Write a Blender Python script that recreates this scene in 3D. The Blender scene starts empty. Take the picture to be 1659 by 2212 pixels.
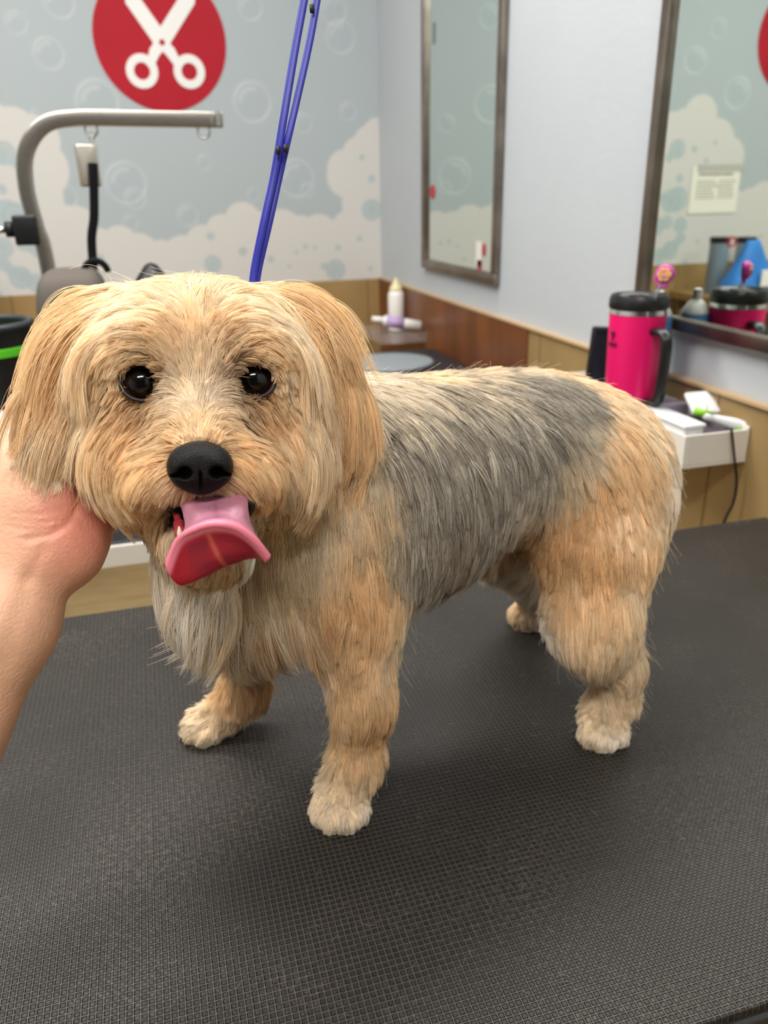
import bpy, math, random
import numpy as np
from mathutils import Vector, Matrix

# ------------------------------------------------------------------ camera
W, H, FPX = 1659, 2212, 1720.0
TZ = 0.85                       # top of the grooming table
CAMP = np.array([0.0, 0.0, TZ + 0.44])
PITCH, ROLL, YAW = [math.radians(a) for a in (21.9, -1.1, 15.65)]
FWD = np.array([math.sin(YAW) * math.cos(PITCH), math.cos(YAW) * math.cos(PITCH), -math.sin(PITCH)])
_R = np.cross(FWD, [0, 0, 1.0]); _R /= np.linalg.norm(_R); _U = np.cross(_R, FWD)
RGT = _R * math.cos(ROLL) + _U * math.sin(ROLL)
UPV = -_R * math.sin(ROLL) + _U * math.cos(ROLL)
scene = bpy.context.scene
col = scene.collection
cd = bpy.data.cameras.new('camera'); cam = bpy.data.objects.new('camera', cd); col.objects.link(cam)
cam.matrix_world = Matrix([[RGT[0], UPV[0], -FWD[0], CAMP[0]], [RGT[1], UPV[1], -FWD[1], CAMP[1]],
                           [RGT[2], UPV[2], -FWD[2], CAMP[2]], [0, 0, 0, 1]])
cd.sensor_width = 36; cd.lens = 36 * FPX / H; cd.clip_start = 0.01
cd.dof.use_dof = True; cd.dof.focus_distance = 0.46; cd.dof.aperture_fstop = 8.5
scene.camera = cam
# ------------------------------------------------------------------ light, exposure
scene.view_settings.view_transform = 'Standard'; scene.view_settings.look = 'None'
scene.view_settings.gamma = 1.0; scene.view_settings.use_curve_mapping = False
scene.view_settings.exposure = -0.40
wd = bpy.data.worlds.new('world'); scene.world = wd; wd.use_nodes = True
wd.node_tree.nodes['Background'].inputs[0].default_value = (0.9, 0.95, 1.0, 1)
wd.node_tree.nodes['Background'].inputs[1].default_value = 0.3
cy = scene.cycles
cy.max_bounces = 8; cy.diffuse_bounces = 5; cy.glossy_bounces = 4; cy.transmission_bounces = 5
cy.transparent_max_bounces = 8; cy.caustics_reflective = False; cy.caustics_refractive = False
cy.sample_clamp_indirect = 6; cy.adaptive_threshold = 0.02
scene.cycles_curves.shape = 'RIBBONS'; scene.cycles_curves.subdivisions = 1
ROOM = dict(x0=-2.3, x1=0.82, y0=-3.6, y1=2.9, zc=2.75)
LAMPS = [(-0.75, 0.60, 1.2, 0.3, 31), (0.25, 1.45, 1.2, 0.3, 34), (-0.95, 1.75, 1.2, 0.3, 24), (-0.3, -0.9, 1.2, 0.3, 52)]
for lx, ly, sx, sy, p in LAMPS:
    ld = bpy.data.lights.new('ceiling_lamp', 'AREA'); ld.shape = 'RECTANGLE'; ld.size = sx; ld.size_y = sy
    ld.energy = p; ld.color = (1.0, 0.975, 0.94)
    lo = bpy.data.objects.new('ceiling_lamp', ld); lo.location = (lx, ly, ROOM['zc'] - 0.06); col.objects.link(lo)

# ------------------------------------------------------------------ geometry of the view -> points in the place
def ray(x, y): return FWD + RGT * (x - W / 2) / FPX - UPV * (y - H / 2) / FPX
def at_y(x, y, Y): d = ray(x, y); return CAMP + d * (Y / d[1])
def at_x(x, y, X): d = ray(x, y); return CAMP + d * (X / d[0])
def at_z(x, y, Z): d = ray(x, y); return CAMP + d * ((Z - CAMP[2]) / d[2])
def at_d(x, y, dep): return CAMP + ray(x, y) * dep

def lin(c):
    if isinstance(c, str): c = [int(c[i:i + 2], 16) for i in (0, 2, 4)]
    c = np.array(c, float) / 255
    return np.where(c <= .04045, c / 12.92, ((c + .055) / 1.055) ** 2.4)

# ------------------------------------------------------------------ materials
def mat(name, c, rough=0.5, metal=0.0, noise=0.0, nscale=30, bump=0.0, bscale=200, spec=0.5, c2=None,
        trans=0.0, attr=None, sss=0.0, coat=0.0, alpha=1.0, stretch=None, ior=1.45, ssr=(1, .3, .15)):
    m = bpy.data.materials.new(name); m.use_nodes = True
    nt = m.node_tree; b = nt.nodes['Principled BSDF']
    cl = tuple(lin(c)) + (1,)
    b.inputs['Base Color'].default_value = cl
    b.inputs['Roughness'].default_value = rough; b.inputs['Metallic'].default_value = metal
    b.inputs['Specular IOR Level'].default_value = spec; b.inputs['IOR'].default_value = ior
    b.inputs['Transmission Weight'].default_value = trans; b.inputs['Coat Weight'].default_value = coat
    b.inputs['Alpha'].default_value = alpha
    if sss:
        b.inputs['Subsurface Weight'].default_value = sss; b.inputs['Subsurface Scale'].default_value = 0.006
        b.inputs['Subsurface Radius'].default_value = ssr
    tc = nt.nodes.new('ShaderNodeTexCoord'); mp = nt.nodes.new('ShaderNodeMapping')
    nt.links.new(tc.outputs['Object'], mp.inputs[0])
    if stretch: mp.inputs['Scale'].default_value = stretch
    src = None
    if attr:
        a = nt.nodes.new('ShaderNodeAttribute'); a.attribute_name = attr; src = a.outputs['Color']
        nt.links.new(src, b.inputs['Base Color'])
    if noise or c2 is not None:
        n = nt.nodes.new('ShaderNodeTexNoise'); n.inputs['Scale'].default_value = nscale; n.inputs['Detail'].default_value = 5
        nt.links.new(mp.outputs[0], n.inputs['Vector'])
        mx = nt.nodes.new('ShaderNodeMix'); mx.data_type = 'RGBA'
        mr = nt.nodes.new('ShaderNodeMapRange'); mr.inputs[1].default_value = .35; mr.inputs[2].default_value = .65
        nt.links.new(n.outputs[0], mr.inputs[0]); nt.links.new(mr.outputs[0], mx.inputs[0])
        if c2 is not None: d = tuple(lin(c2)) + (1,)
        else: d = tuple(np.array(cl[:3]) * (1 - noise)) + (1,)
        if src: 
            mx.blend_type = 'MULTIPLY'; nt.links.new(src, mx.inputs[6]); mx.inputs[7].default_value = (1 - noise,) * 3 + (1,)
        else:
            mx.inputs[6].default_value = cl; mx.inputs[7].default_value = d
        nt.links.new(mx.outputs[2], b.inputs['Base Color'])
    if bump:
        n = nt.nodes.new('ShaderNodeTexNoise'); n.inputs['Scale'].default_value = bscale; n.inputs['Detail'].default_value = 3
        nt.links.new(mp.outputs[0], n.inputs['Vector'])
        bp = nt.nodes.new('ShaderNodeBump'); bp.inputs['Strength'].default_value = bump; bp.inputs['Distance'].default_value = .002
        nt.links.new(n.outputs[0], bp.inputs['Height']); nt.links.new(bp.outputs[0], b.inputs['Normal'])
    return m

# ------------------------------------------------------------------ mesh helpers
def mesh_obj(name, V, F, m=None, parent=None, smooth=False, colr=None):
    me = bpy.data.meshes.new(name); me.from_pydata([tuple(map(float, v)) for v in V], [], [tuple(map(int, f)) for f in F])
    me.update()
    if m: me.materials.append(m)
    if smooth: me.polygons.foreach_set('use_smooth', [True] * len(me.polygons))
    o = bpy.data.objects.new(name, me); col.objects.link(o)
    if colr is not None:
        a = me.color_attributes.new('col', 'FLOAT_COLOR', 'POINT')
        c4 = np.ones((len(V), 4), np.float32); c4[:, :3] = colr; a.data.foreach_set('color', c4.ravel())
    if parent: o.parent = parent; o.matrix_parent_inverse = Matrix.Translation(parent.location).inverted() if False else parent_inv(parent)
    return o
def parent_inv(p):
    bpy.context.view_layer.update()
    return p.matrix_world.inverted()
def tag(o, label, cat, group=None, kind=None):
    if label: o['label'] = label
    if cat: o['category'] = cat
    if group: o['group'] = group
    if kind: o['kind'] = kind
    return o
def empty(name, loc, label, cat, group=None):
    o = bpy.data.objects.new(name, None); o.empty_display_size = .02; o.location = tuple(loc); col.objects.link(o)
    return tag(o, label, cat, group)

class MB:
    def __init__(s): s.V = []; s.F = []
    def add(s, V, F):
        n = len(s.V); s.V += [np.array(v, float) for v in V]; s.F += [[i + n for i in f] for f in F]; return s
    def box(s, lo, hi, bev=0.0, M=None):
        lo = np.array(lo, float); hi = np.array(hi, float); c = (lo + hi) / 2; h = (hi - lo) / 2
        b = min(bev, *(h * .9)) if bev else 0
        if not b:
            V = [c + h * np.array([x, y, z]) for x in (-1, 1) for y in (-1, 1) for z in (-1, 1)]
            F = [(0, 1, 3, 2), (4, 6, 7, 5), (0, 4, 5, 1), (2, 3, 7, 6), (0, 2, 6, 4), (1, 5, 7, 3)]
        else:
            import bmesh
            bm = bmesh.new(); bmesh.ops.create_cube(bm, size=2)
            for v in bm.verts: v.co = Vector([v.co[i] * h[i] for i in range(3)])
            bmesh.ops.bevel(bm, geom=list(bm.edges), offset=b, segments=3, affect='EDGES', profile=.5)
            V = [c + np.array(v.co) for v in bm.verts]
            bm.verts.index_update(); F = [[v.index for v in f.verts] for f in bm.faces]; bm.free()
        if M is not None: V = [np.array(M @ Vector(v)) for v in V]
        return s.add(V, F)
    def lathe(s, prof, c=(0, 0, 0), n=40, M=None, sx=1, sy=1):
        V = []; F = []; k = len(prof)
        for i in range(n):
            a = 2 * math.pi * i / n
            for r, z in prof: V.append(np.array([r * math.cos(a) * sx, r * math.sin(a) * sy, z]))
        for i in range(n):
            for j in range(k - 1):
                F.append((i * k + j, ((i + 1) % n) * k + j, ((i + 1) % n) * k + j + 1, i * k + j + 1))
        if prof[0][0] > 1e-6: F.append([i * k for i in range(n)][::-1])
        if prof[-1][0] > 1e-6: F.append([i * k + k - 1 for i in range(n)])
        V = [np.array(M @ Vector(v)) if M is not None else v for v in V]
        return s.add([v + np.array(c) for v in V], F)
    def tube(s, P, r, n=12, closed=False, flat=None, up=(0, 0, 1)):
        P = [np.array(p, float) for p in P]; k = len(P); V = []; F = []
        rr = r if hasattr(r, '__len__') else [r] * k
        nrm = np.array(up, float)
        for i in range(k):
            t = P[(i + 1) % k] - P[i - 1] if (closed or 0 < i < k - 1) else (P[1] - P[0] if i == 0 else P[-1] - P[-2])
            t = t / (np.linalg.norm(t) + 1e-12)
            nn = nrm - t * nrm.dot(t)
            if np.linalg.norm(nn) < 1e-3: nn = np.cross(t, [1, .3, 0])
            nn /= np.linalg.norm(nn); nrm = nn; b = np.cross(t, nn)
            for j in range(n):
                a = 2 * math.pi * (j + .5) / n
                x, y = math.cos(a), math.sin(a)
                if flat:
                    if flat == 'sq':
                        e = .25; x = math.copysign(abs(x) ** e, x); y = math.copysign(abs(y) ** e, y)
                    else: y *= flat
                V.append(P[i] + rr[i] * (nn * x + b * y))
        for i in range(k if closed else k - 1):
            for j in range(n):
                a = i * n + j; b_ = i * n + (j + 1) % n; c = ((i + 1) % k) * n
                F.append((a, b_, c + (j + 1) % n, c + j))
        if not closed: F.append(list(range(n))[::-1]); F.append([(k - 1) * n + j for j in range(n)])
        return s.add(V, F)
    def build(s, name, m, parent=None, smooth=False, sharp=None):
        o = mesh_obj(name, s.V, s.F, m, parent, smooth)
        if sharp is not None:
            bpy.context.view_layer.update()
            me = o.data; me.polygons.foreach_set('use_smooth', [True] * len(me.polygons))
            me.set_sharp_from_angle(angle=math.radians(sharp))
        return o
def spline(P, n=8):
    P = [np.array(p, float) for p in P]; Q = [2 * P[0] - P[1]] + P + [2 * P[-1] - P[-2]]; out = []
    for i in range(1, len(Q) - 2):
        for j in range(n):
            t = j / n
            out.append(.5 * ((2 * Q[i]) + (-Q[i - 1] + Q[i + 1]) * t + (2 * Q[i - 1] - 5 * Q[i] + 4 * Q[i + 1] - Q[i + 2]) * t * t + (-Q[i - 1] + 3 * Q[i] - 3 * Q[i + 1] + Q[i + 2]) * t ** 3))
    return out + [P[-1]]

# ------------------------------------------------------------------ signed distance modelling of soft bodies
def sd_capsule(P, a, b, ra, rb):
    a = np.asarray(a, np.float32); b = np.asarray(b, np.float32); ab = b - a
    t = np.clip(((P - a) @ ab) / (ab @ ab), 0, 1)
    return np.linalg.norm(P - a - t[..., None] * ab, axis=-1) - (ra + (rb - ra) * t)
def sd_ell(P, c, r, Rm=None):
    q = P - np.asarray(c, np.float32)
    if Rm is not None: q = q @ np.asarray(Rm, np.float32)      # columns of Rm = local axes
    r = np.asarray(r, np.float32)
    k0 = np.linalg.norm(q / r, axis=-1); k1 = np.linalg.norm(q / (r * r), axis=-1) + 1e-9
    return k0 * (k0 - 1) / k1
def smin(a, b, k):
    h = np.clip(k - np.abs(a - b), 0, None) / k
    return np.minimum(a, b) - h * h * k * .25
def sdf_eval(prims, P):
    d = None
    for p in prims:
        kind, k = p[0], p[1]
        e = sd_capsule(P, *p[2:]) if kind[0] == 'c' else sd_ell(P, *p[2:])
        if d is None: d = e
        elif kind[-1] == '-': d = -smin(-d, e, k)
        else: d = smin(d, e, k)
    return d
class Grid:
    def __init__(s, f, lo, hi, h):
        s.lo = np.array(lo, np.float32); s.h = h
        n = np.ceil((np.array(hi) - lo) / h).astype(int) + 1; s.n = n
        ax = [s.lo[i] + h * np.arange(n[i], dtype=np.float32) for i in range(3)]
        s.D = np.empty(n, np.float32)
        for i in range(0, n[0], 16):
            G = np.stack(np.meshgrid(ax[0][i:i + 16], ax[1], ax[2], indexing='ij'), -1)
            s.D[i:i + 16] = f(G)
    def __call__(s, P):
        q = (P - s.lo) / s.h; q = np.clip(q, 0, s.n - 1.001); i = q.astype(int); t = q - i; D = s.D
        x, y, z = i.T; a, b, c = t.T; r = 0
        for dx in (0, 1):
            for dy in (0, 1):
                for dz in (0, 1):
                    r = r + D[x + dx, y + dy, z + dz] * (a if dx else 1 - a) * (b if dy else 1 - b) * (c if dz else 1 - c)
        return r
    def grad(s, P, e=None):
        e = e or s.h; g = np.stack([s(P + np.eye(3)[i] * e) - s(P - np.eye(3)[i] * e) for i in range(3)], -1)
        return g / (np.linalg.norm(g, axis=-1, keepdims=True) + 1e-9)
    def mesh(s):
        D = s.D; S = D < 0; n = s.n; c = np.zeros(n - 1, int)
        for dx in (0, 1):
            for dy in (0, 1):
                for dz in (0, 1): c += S[dx:n[0] - 1 + dx, dy:n[1] - 1 + dy, dz:n[2] - 1 + dz]
        act = (c > 0) & (c < 8); idx = -np.ones(act.shape, int); cells = np.argwhere(act); idx[act] = np.arange(len(cells))
        acc = np.zeros((len(cells), 3)); cnt = np.zeros(len(cells))
        cr = [(a, b) for a in range(8) for b in range(8) if a < b and bin(a ^ b).count('1') == 1]
        off = [np.array([k & 1, k >> 1 & 1, k >> 2 & 1]) for k in range(8)]
        for a, b in cr:
            A = cells + off[a]; B_ = cells + off[b]; da = D[tuple(A.T)]; db = D[tuple(B_.T)]
            m = (da < 0) != (db < 0); t = np.where(m, da / np.where(m, da - db, 1), 0)
            acc += np.where(m[:, None], A + t[:, None] * (B_ - A), 0); cnt += m
        V = s.lo + s.h * acc / cnt[:, None]
        F = []
        for ax in range(3):
            o = [np.array(v) for v in np.eye(3, dtype=int)]; e = o[ax]; p, q = o[(ax + 1) % 3], o[(ax + 2) % 3]
            sl = [slice(0, n[i] - 1) if i == ax else slice(1, n[i] - 1) for i in range(3)]
            sh = [slice(1, n[i]) if i == ax else slice(1, n[i] - 1) for i in range(3)]
            A = S[tuple(sl)]; B_ = S[tuple(sh)]; L = np.argwhere(A != B_)
            base = L + np.array([0 if i == ax else 1 for i in range(3)])
            sg = A[tuple(L.T)]
            g = lambda v: idx[tuple((base + v).T)]
            q4 = np.stack([g(-p - q), g(-q), g(0 * p), g(-p)], -1)
            q4[~sg] = q4[~sg][:, ::-1]; F.append(q4)
        F = np.concatenate(F); F = F[(F >= 0).all(1)]
        return V, F

def mixc(c0, c1, f): f = np.clip(f, 0, 1)[..., None]; return c0 * (1 - f) + c1 * f
# value noise for colours
def vnoise(P, sc, seed=0):
    q = P * sc; i = np.floor(q).astype(np.int64); t = q - i; t = t * t * (3 - 2 * t)
    def hsh(a):
        h = (a[..., 0] * 73856093) ^ (a[..., 1] * 19349663) ^ (a[..., 2] * 83492791) ^ (seed * 2654435)
        h = (h ^ (h >> 13)) * 1274126177 & 0x7fffffff
        return ((h ^ (h >> 16)) & 0xffff) / 65535.
    r = 0
    for dx in (0, 1):
        for dy in (0, 1):
            for dz in (0, 1):
                w = (t[..., 0] if dx else 1 - t[..., 0]) * (t[..., 1] if dy else 1 - t[..., 1]) * (t[..., 2] if dz else 1 - t[..., 2])
                r = r + hsh(i + np.array([dx, dy, dz])) * w
    return r

# ------------------------------------------------------------------ the room shell
X0, X1, Y0, Y1, ZC = ROOM['x0'], ROOM['x1'], ROOM['y0'], ROOM['y1'], ROOM['zc']
ZW = CAMP[2] - 0.1007 * Y1      # top of the wooden wainscot
def wall_slab(name, lo, hi, m, **k):
    return tag(MB().box(lo, hi).build(name, m, **k), None, None, kind='structure')
M_floor = mat('floor_vinyl', 'B29A70', .55, noise=.18, nscale=9, stretch=(1, 6, 1), spec=.3)
nt = M_floor.node_tree; bs = nt.nodes['Principled BSDF']
def add_seams(m, ax, step, off, width, dark, ax2=None, step2=0, off2=0, width2=0):
    # darker lines at regular joints, in object coordinates (metres)
    nt = m.node_tree; b = nt.nodes['Principled BSDF']
    tc = nt.nodes.new('ShaderNodeTexCoord'); sp = nt.nodes.new('ShaderNodeSeparateXYZ'); nt.links.new(tc.outputs['Object'], sp.inputs[0])
    def line(a, st, of, wd_):
        s1 = nt.nodes.new('ShaderNodeMath'); s1.operation = 'ADD'; s1.inputs[1].default_value = of; nt.links.new(sp.outputs[a], s1.inputs[0])
        s2 = nt.nodes.new('ShaderNodeMath'); s2.operation = 'PINGPONG'; s2.inputs[1].default_value = st / 2; nt.links.new(s1.outputs[0], s2.inputs[0])
        s3 = nt.nodes.new('ShaderNodeMath'); s3.operation = 'LESS_THAN'; s3.inputs[1].default_value = wd_; nt.links.new(s2.outputs[0], s3.inputs[0])
        return s3.outputs[0]
    l = line(ax, step, off, width)
    if ax2 is not None:
        mxx = nt.nodes.new('ShaderNodeMath'); mxx.operation = 'MAXIMUM'; nt.links.new(l, mxx.inputs[0]); nt.links.new(line(ax2, step2, off2, width2), mxx.inputs[1]); l = mxx.outputs[0]
    mx = nt.nodes.new('ShaderNodeMix'); mx.data_type = 'RGBA'; mx.blend_type = 'MULTIPLY'
    src = b.inputs['Base Color'].links[0].from_socket if b.inputs['Base Color'].links else None
    nt.links.new(l, mx.inputs[0])
    if src: nt.links.new(src, mx.inputs[6])
    else: mx.inputs[6].default_value = b.inputs['Base Color'].default_value
    mx.inputs[7].default_value = (dark, dark * .9, dark * .8, 1); nt.links.new(mx.outputs[2], b.inputs['Base Color'])
add_seams(M_floor, 0, .30, .105, .002, .55, 1, .90, .1, .002)
wall_slab('floor', (X0, Y0, -.05), (X1, Y1, 0), M_floor)
M_ceil = mat('ceiling_tile', 'E2E1DC', .9); wall_slab('ceiling', (X0, Y0, ZC), (X1, Y1, ZC + .05), M_ceil)
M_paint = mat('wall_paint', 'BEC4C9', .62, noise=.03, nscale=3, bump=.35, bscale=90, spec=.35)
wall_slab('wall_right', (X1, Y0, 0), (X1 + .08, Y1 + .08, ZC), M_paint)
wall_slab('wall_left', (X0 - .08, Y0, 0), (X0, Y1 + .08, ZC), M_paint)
M_wall_dimmed = mat('wall_dimmed_for_reflections', '6E7378', .7); wall_slab('wall_front', (X0, Y0 - .08, 0), (X1, Y0, ZC), M_wall_dimmed)  # unseen wall, coloured dark so glossy eyes and nose reflect less light
# back wall with the printed mural (foam clouds, soap bubbles)
M_mural = mat('wall_mural', 'FFFFFF', .55, attr='col', spec=.35, bump=.1, bscale=120)
step = .0045
gx = np.arange(X0, X1 + step, step); gx[-1] = X1; gz = np.arange(.9, ZC, step); gz = np.append(gz, ZC)
GX, GZ = np.meshgrid(gx, gz, indexing='ij')
def back(px, py): p = at_y(px, py, Y1); return p[0], p[2]
def mir(px, py, xm=X1):           # a point seen through a mirror on the right wall, on the back wall
    d = ray(px, py); t1 = xm / d[0]; p = CAMP + d * t1; d2 = d * np.array([-1, 1, 1]); t2 = (Y1 - p[1]) / d2[1]; p = p + d2 * t2
    return p[0], p[2]
pxm = lambda n: n * Y1 / FPX * 1.02
skyc = lin((167, 176, 179)); sky2 = lin((173, 181, 183)); cloudc = lin((205, 202, 197)); blobc = lin((164, 179, 181)); ringc = lin((212, 221, 226))
n1 = vnoise(np.stack([GX, GZ, 0 * GX], -1), 1.6, 3)
C = skyc + (sky2 - skyc) * n1[..., None]
def disc(cx, cz, r, soft=.004, rz=None):
    rz = rz or r
    d = np.hypot((GX - cx) / r, (GZ - cz) / rz) * r - r
    return np.clip(.5 - d / soft, 0, 1)
def paint(mask, c, a=1.0):
    global C
    C = C + (np.asarray(c) - C) * (mask * a)[..., None]
def bubble(cx, cz, r, a=.55):
    q = np.hypot(GX - cx, GZ - cz) / r
    ring = np.exp(-((q - .93) / .08) ** 2); inner = np.clip(1 - q, 0, 1) > 0
    ang = np.arctan2(GZ - cz, GX - cx)
    paint(ring * (.45 + .55 * np.cos(ang - 2.2) ** 2), lin((206, 211, 212)), a)
    paint(np.exp(-((q - .62) / .12) ** 2) * (np.cos(ang - 2.2) > .55), lin((212, 216, 217)), a * .7)
    paint((q < .9) * .35, lin((160, 172, 178)), a)
for px, py, r in [(105, 115, 26), (210, 220, 38), (545, 220, 36), (272, 395, 38), (292, 428, 20), (440, 350, 14), (405, 465, 20), (140, 425, 22),
                  (282, 480, 14), (655, 265, 18), (752, 240, 17), (640, 385, 36), (664, 410, 14), (547, 420, 13), (540, 15, 22), (720, 20, 26), (75, 245, 8)]:
    x, z = back(px, py); bubble(x, z, pxm(r))
for px, py, r, a in [(1045, 30, 26, .8), (1050, 225, 34, .6), (958, 268, 17, .5), (970, 380, 30, .5), (1510, 130, 25, .6), (1600, 200, 30, .6), (1560, 60, 18, .5)]:
    x, z = mir(px, py)
    if x < .2: bubble(x, z, pxm(r) * 1.1, a)
for i in range(46):
    random.seed(i); x = random.uniform(-2.2, .8); z = random.uniform(1.75, 2.6); bubble(x, z, random.uniform(.02, .06), .5)
# clouds: union of puffs above a filled band
top = [(-20, 300, 60), (30, 290, 45), (60, 350, 50), (20, 400, 70), (75, 420, 30), (60, 480, 60), (130, 500, 50), (165, 490, 38), (20, 520, 60), (215, 540, 40), (260, 525, 32), (300, 550, 40),
       (350, 560, 36), (400, 560, 45), (440, 525, 34), (480, 500, 32), (525, 478, 36), (560, 500, 38), (610, 500, 42), (650, 515, 44), (690, 505, 38),
       (720, 530, 40), (760, 500, 44), (790, 440, 50), (750, 380, 42), (745, 365, 36), (775, 335, 34), (800, 310, 34), (815, 290, 30), (800, 380, 50), (815, 460, 40)]
cm = np.zeros_like(GX)
for px, py, r in top:
    x, z = back(px, py); cm = np.maximum(cm, disc(x, z, pxm(r)))
def band(px0, px1, py):
    x0, z0 = back(px0, py); x1, z1 = back(px1, py); return ((GX > x0) & (GX < x1) & (GZ < z0)).astype(float)
cm = np.maximum(cm, band(-60, 830, 560)); cm = np.maximum(cm, band(745, 830, 400)); cm = np.maximum(cm, band(-60, 150, 500)); cm = np.maximum(cm, band(440, 720, 520)); cm = np.maximum(cm, band(-60, 60, 400))
# left continuation (seen in the near mirror)
for px, py, r in [(1425, 300, 34), (1470, 290, 34), (1520, 250, 34), (1480, 330, 60), (1550, 310, 42), (1580, 340, 34), (1540, 360, 60), (1605, 460, 36), (1570, 480, 60), (1625, 450, 36),
                  (1655, 440, 40), (1450, 400, 60), (1500, 430, 80), (1430, 480, 60), (1520, 520, 70), (1600, 540, 60), (1420, 350, 40)]:
    x, z = mir(px, py); cm = np.maximum(cm, disc(x, z, pxm(r) * 1.25))
rs = random.Random(5); xx = -1.1
while xx > X0 - .1:
    zt = 1.38 + .16 * math.sin(xx * 5) + rs.uniform(-.03, .05); cm = np.maximum(cm, disc(xx, zt, .085)); cm = np.maximum(cm, ((np.abs(GX - xx) < .07) & (GZ < zt)).astype(float)); xx -= .06
cm = np.maximum(cm, ((GX < -.4) & (GZ < 1.22)).astype(float))
paint(cm, cloudc)
def blob(x, z, r):
    q = np.hypot(GX - x, GZ - z) / r
    paint(np.clip((1 - q) * r / .004, 0, 1), blobc, .8); paint(np.exp(-((q - .55) / .2) ** 2) * (q < 1), lin((182, 192, 193)), .5)
for px, py, r in [(455, 510, 9), (525, 543, 10), (460, 570, 18), (585, 560, 8), (555, 590, 6), (725, 583, 22), (680, 535, 5), (730, 535, 7), (803, 453, 22), (803, 386, 9), (777, 515, 7),
                  (782, 340, 7), (660, 533, 6), (5, 345, 9), (15, 465, 28), (52, 525, 16), (8, 570, 14), (45, 600, 22), (25, 585, 12), (217, 558, 9), (625, 575, 5), (800, 580, 6), (60, 460, 12), (700, 575, 8), (640, 545, 5)]:
    x, z = back(px, py); blob(x, z, pxm(r))
for px, py, r in [(1470, 322, 17), (1453, 340, 9), (1507, 322, 7), (1552, 308, 5), (1475, 385, 8), (1456, 434, 21), (1426, 489, 16), (1476, 486, 15), (1430, 553, 15), (1447, 535, 8), (1430, 400, 5), (1532, 348, 6), (1513, 522, 5), (1650, 510, 5), (1486, 566, 6)]:
    x, z = mir(px, py); blob(x, z, pxm(r) * 1.25)
nx, nz = len(gx), len(gz)
V = np.stack([GX, np.full_like(GX, Y1), GZ], -1).reshape(-1, 3)
ii, jj = np.meshgrid(np.arange(nx - 1), np.arange(nz - 1), indexing='ij'); a = (ii * nz + jj).ravel()
Fq = np.stack([a, a + nz, a + nz + 1, a + 1], -1)
def fast_mesh(name, V, F, m, colr=None, smooth=True, parent=None):
    me = bpy.data.meshes.new(name); me.vertices.add(len(V)); me.vertices.foreach_set('co', np.asarray(V, np.float32).ravel())
    me.loops.add(F.size); me.loops.foreach_set('vertex_index', F.astype(np.int32).ravel())
    me.polygons.add(len(F)); me.polygons.foreach_set('loop_start', np.arange(0, F.size, F.shape[1], dtype=np.int32))
    me.update(calc_edges=True)
    if smooth: me.polygons.foreach_set('use_smooth', [True] * len(F))
    if m: me.materials.append(m)
    if colr is not None:
        at = me.color_attributes.new('col', 'FLOAT_COLOR', 'POINT'); c4 = np.ones((len(V), 4), np.float32); c4[:, :3] = colr; at.data.foreach_set('color', c4.ravel())
    me.validate()
    o = bpy.data.objects.new(name, me); col.objects.link(o)
    if parent: o.parent = parent; o.matrix_parent_inverse = parent_inv(parent)
    return o
wb = fast_mesh('wall_back', V, Fq, M_mural, C.reshape(-1, 3), smooth=False); tag(wb, None, None, kind='structure')
slab = MB().box((X0, Y1 + .002, 0), (X1, Y1 + .08, ZC)).build('wall_back_core', M_paint, wb)
# wainscot boards
M_wains = mat('wainscot_tan', 'A58758', .5, noise=.2, nscale=5, stretch=(1, 1, .6), spec=.35)
M_wainr = mat('wainscot_tan_right', 'A58A5C', .5, noise=.2, nscale=5, stretch=(1, 1, .6), spec=.35)
M_wbrown = mat('wainscot_brown', '7C4826', .35, noise=.35, nscale=6, stretch=(1, 2, .6), spec=.5)
add_seams(M_wains, 0, .30, .135, .0025, .6); add_seams(M_wainr, 1, .60, .2, .003, .6); add_seams(M_wbrown, 1, .22, .02, .0025, .75)
wall_slab('trim_1', (X0, Y1 - .008, 0), (X1, Y1 - .0005, ZW), M_wains)
yb = at_x(1150, 709, X1)[1]
wall_slab('trim_2', (X1 - .008, Y0, 0), (X1 - .0005, yb, ZW), M_wainr)
wall_slab('trim_3', (X1 - .012, yb, 0), (X1 - .0005, Y1 - .008, ZW), M_wbrown)
M_cap = mat('wood_cap', 'BDA07A', .5)
wall_slab('trim_4', (X1 - .014, Y0, ZW), (X1 - .0005, Y1 - .01, ZW + .005), M_cap)
# ceiling light fittings
M_em = bpy.data.materials.new('lamp_diffuser'); M_em.use_nodes = True
e = M_em.node_tree.nodes['Principled BSDF']; e.inputs['Emission Color'].default_value = (1, .98, .95, 1); e.inputs['Emission Strength'].default_value = 6
M_white = mat('white_plastic', 'E9E7E2', .4)
for i, (lx, ly, sx, sy, p) in enumerate(LAMPS):
    lab = ['above the near end of the black table', 'above the back table, nearest the mirrors', 'above the back table, farther from the mirrors', 'behind the place the photo was taken from'][i]
    t = empty('ceiling_light', (lx, ly, ZC), 'white rectangular ceiling light fitting ' + lab, 'ceiling light')
    MB().box((lx - sx / 2 - .03, ly - sy / 2 - .03, ZC - .05), (lx + sx / 2 + .03, ly + sy / 2 + .03, ZC - .001)).build('housing', M_white, t)
    MB().box((lx - sx / 2, ly - sy / 2, ZC - .054), (lx + sx / 2, ly + sy / 2, ZC - .0505)).build('diffuser', M_em, t)
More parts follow.
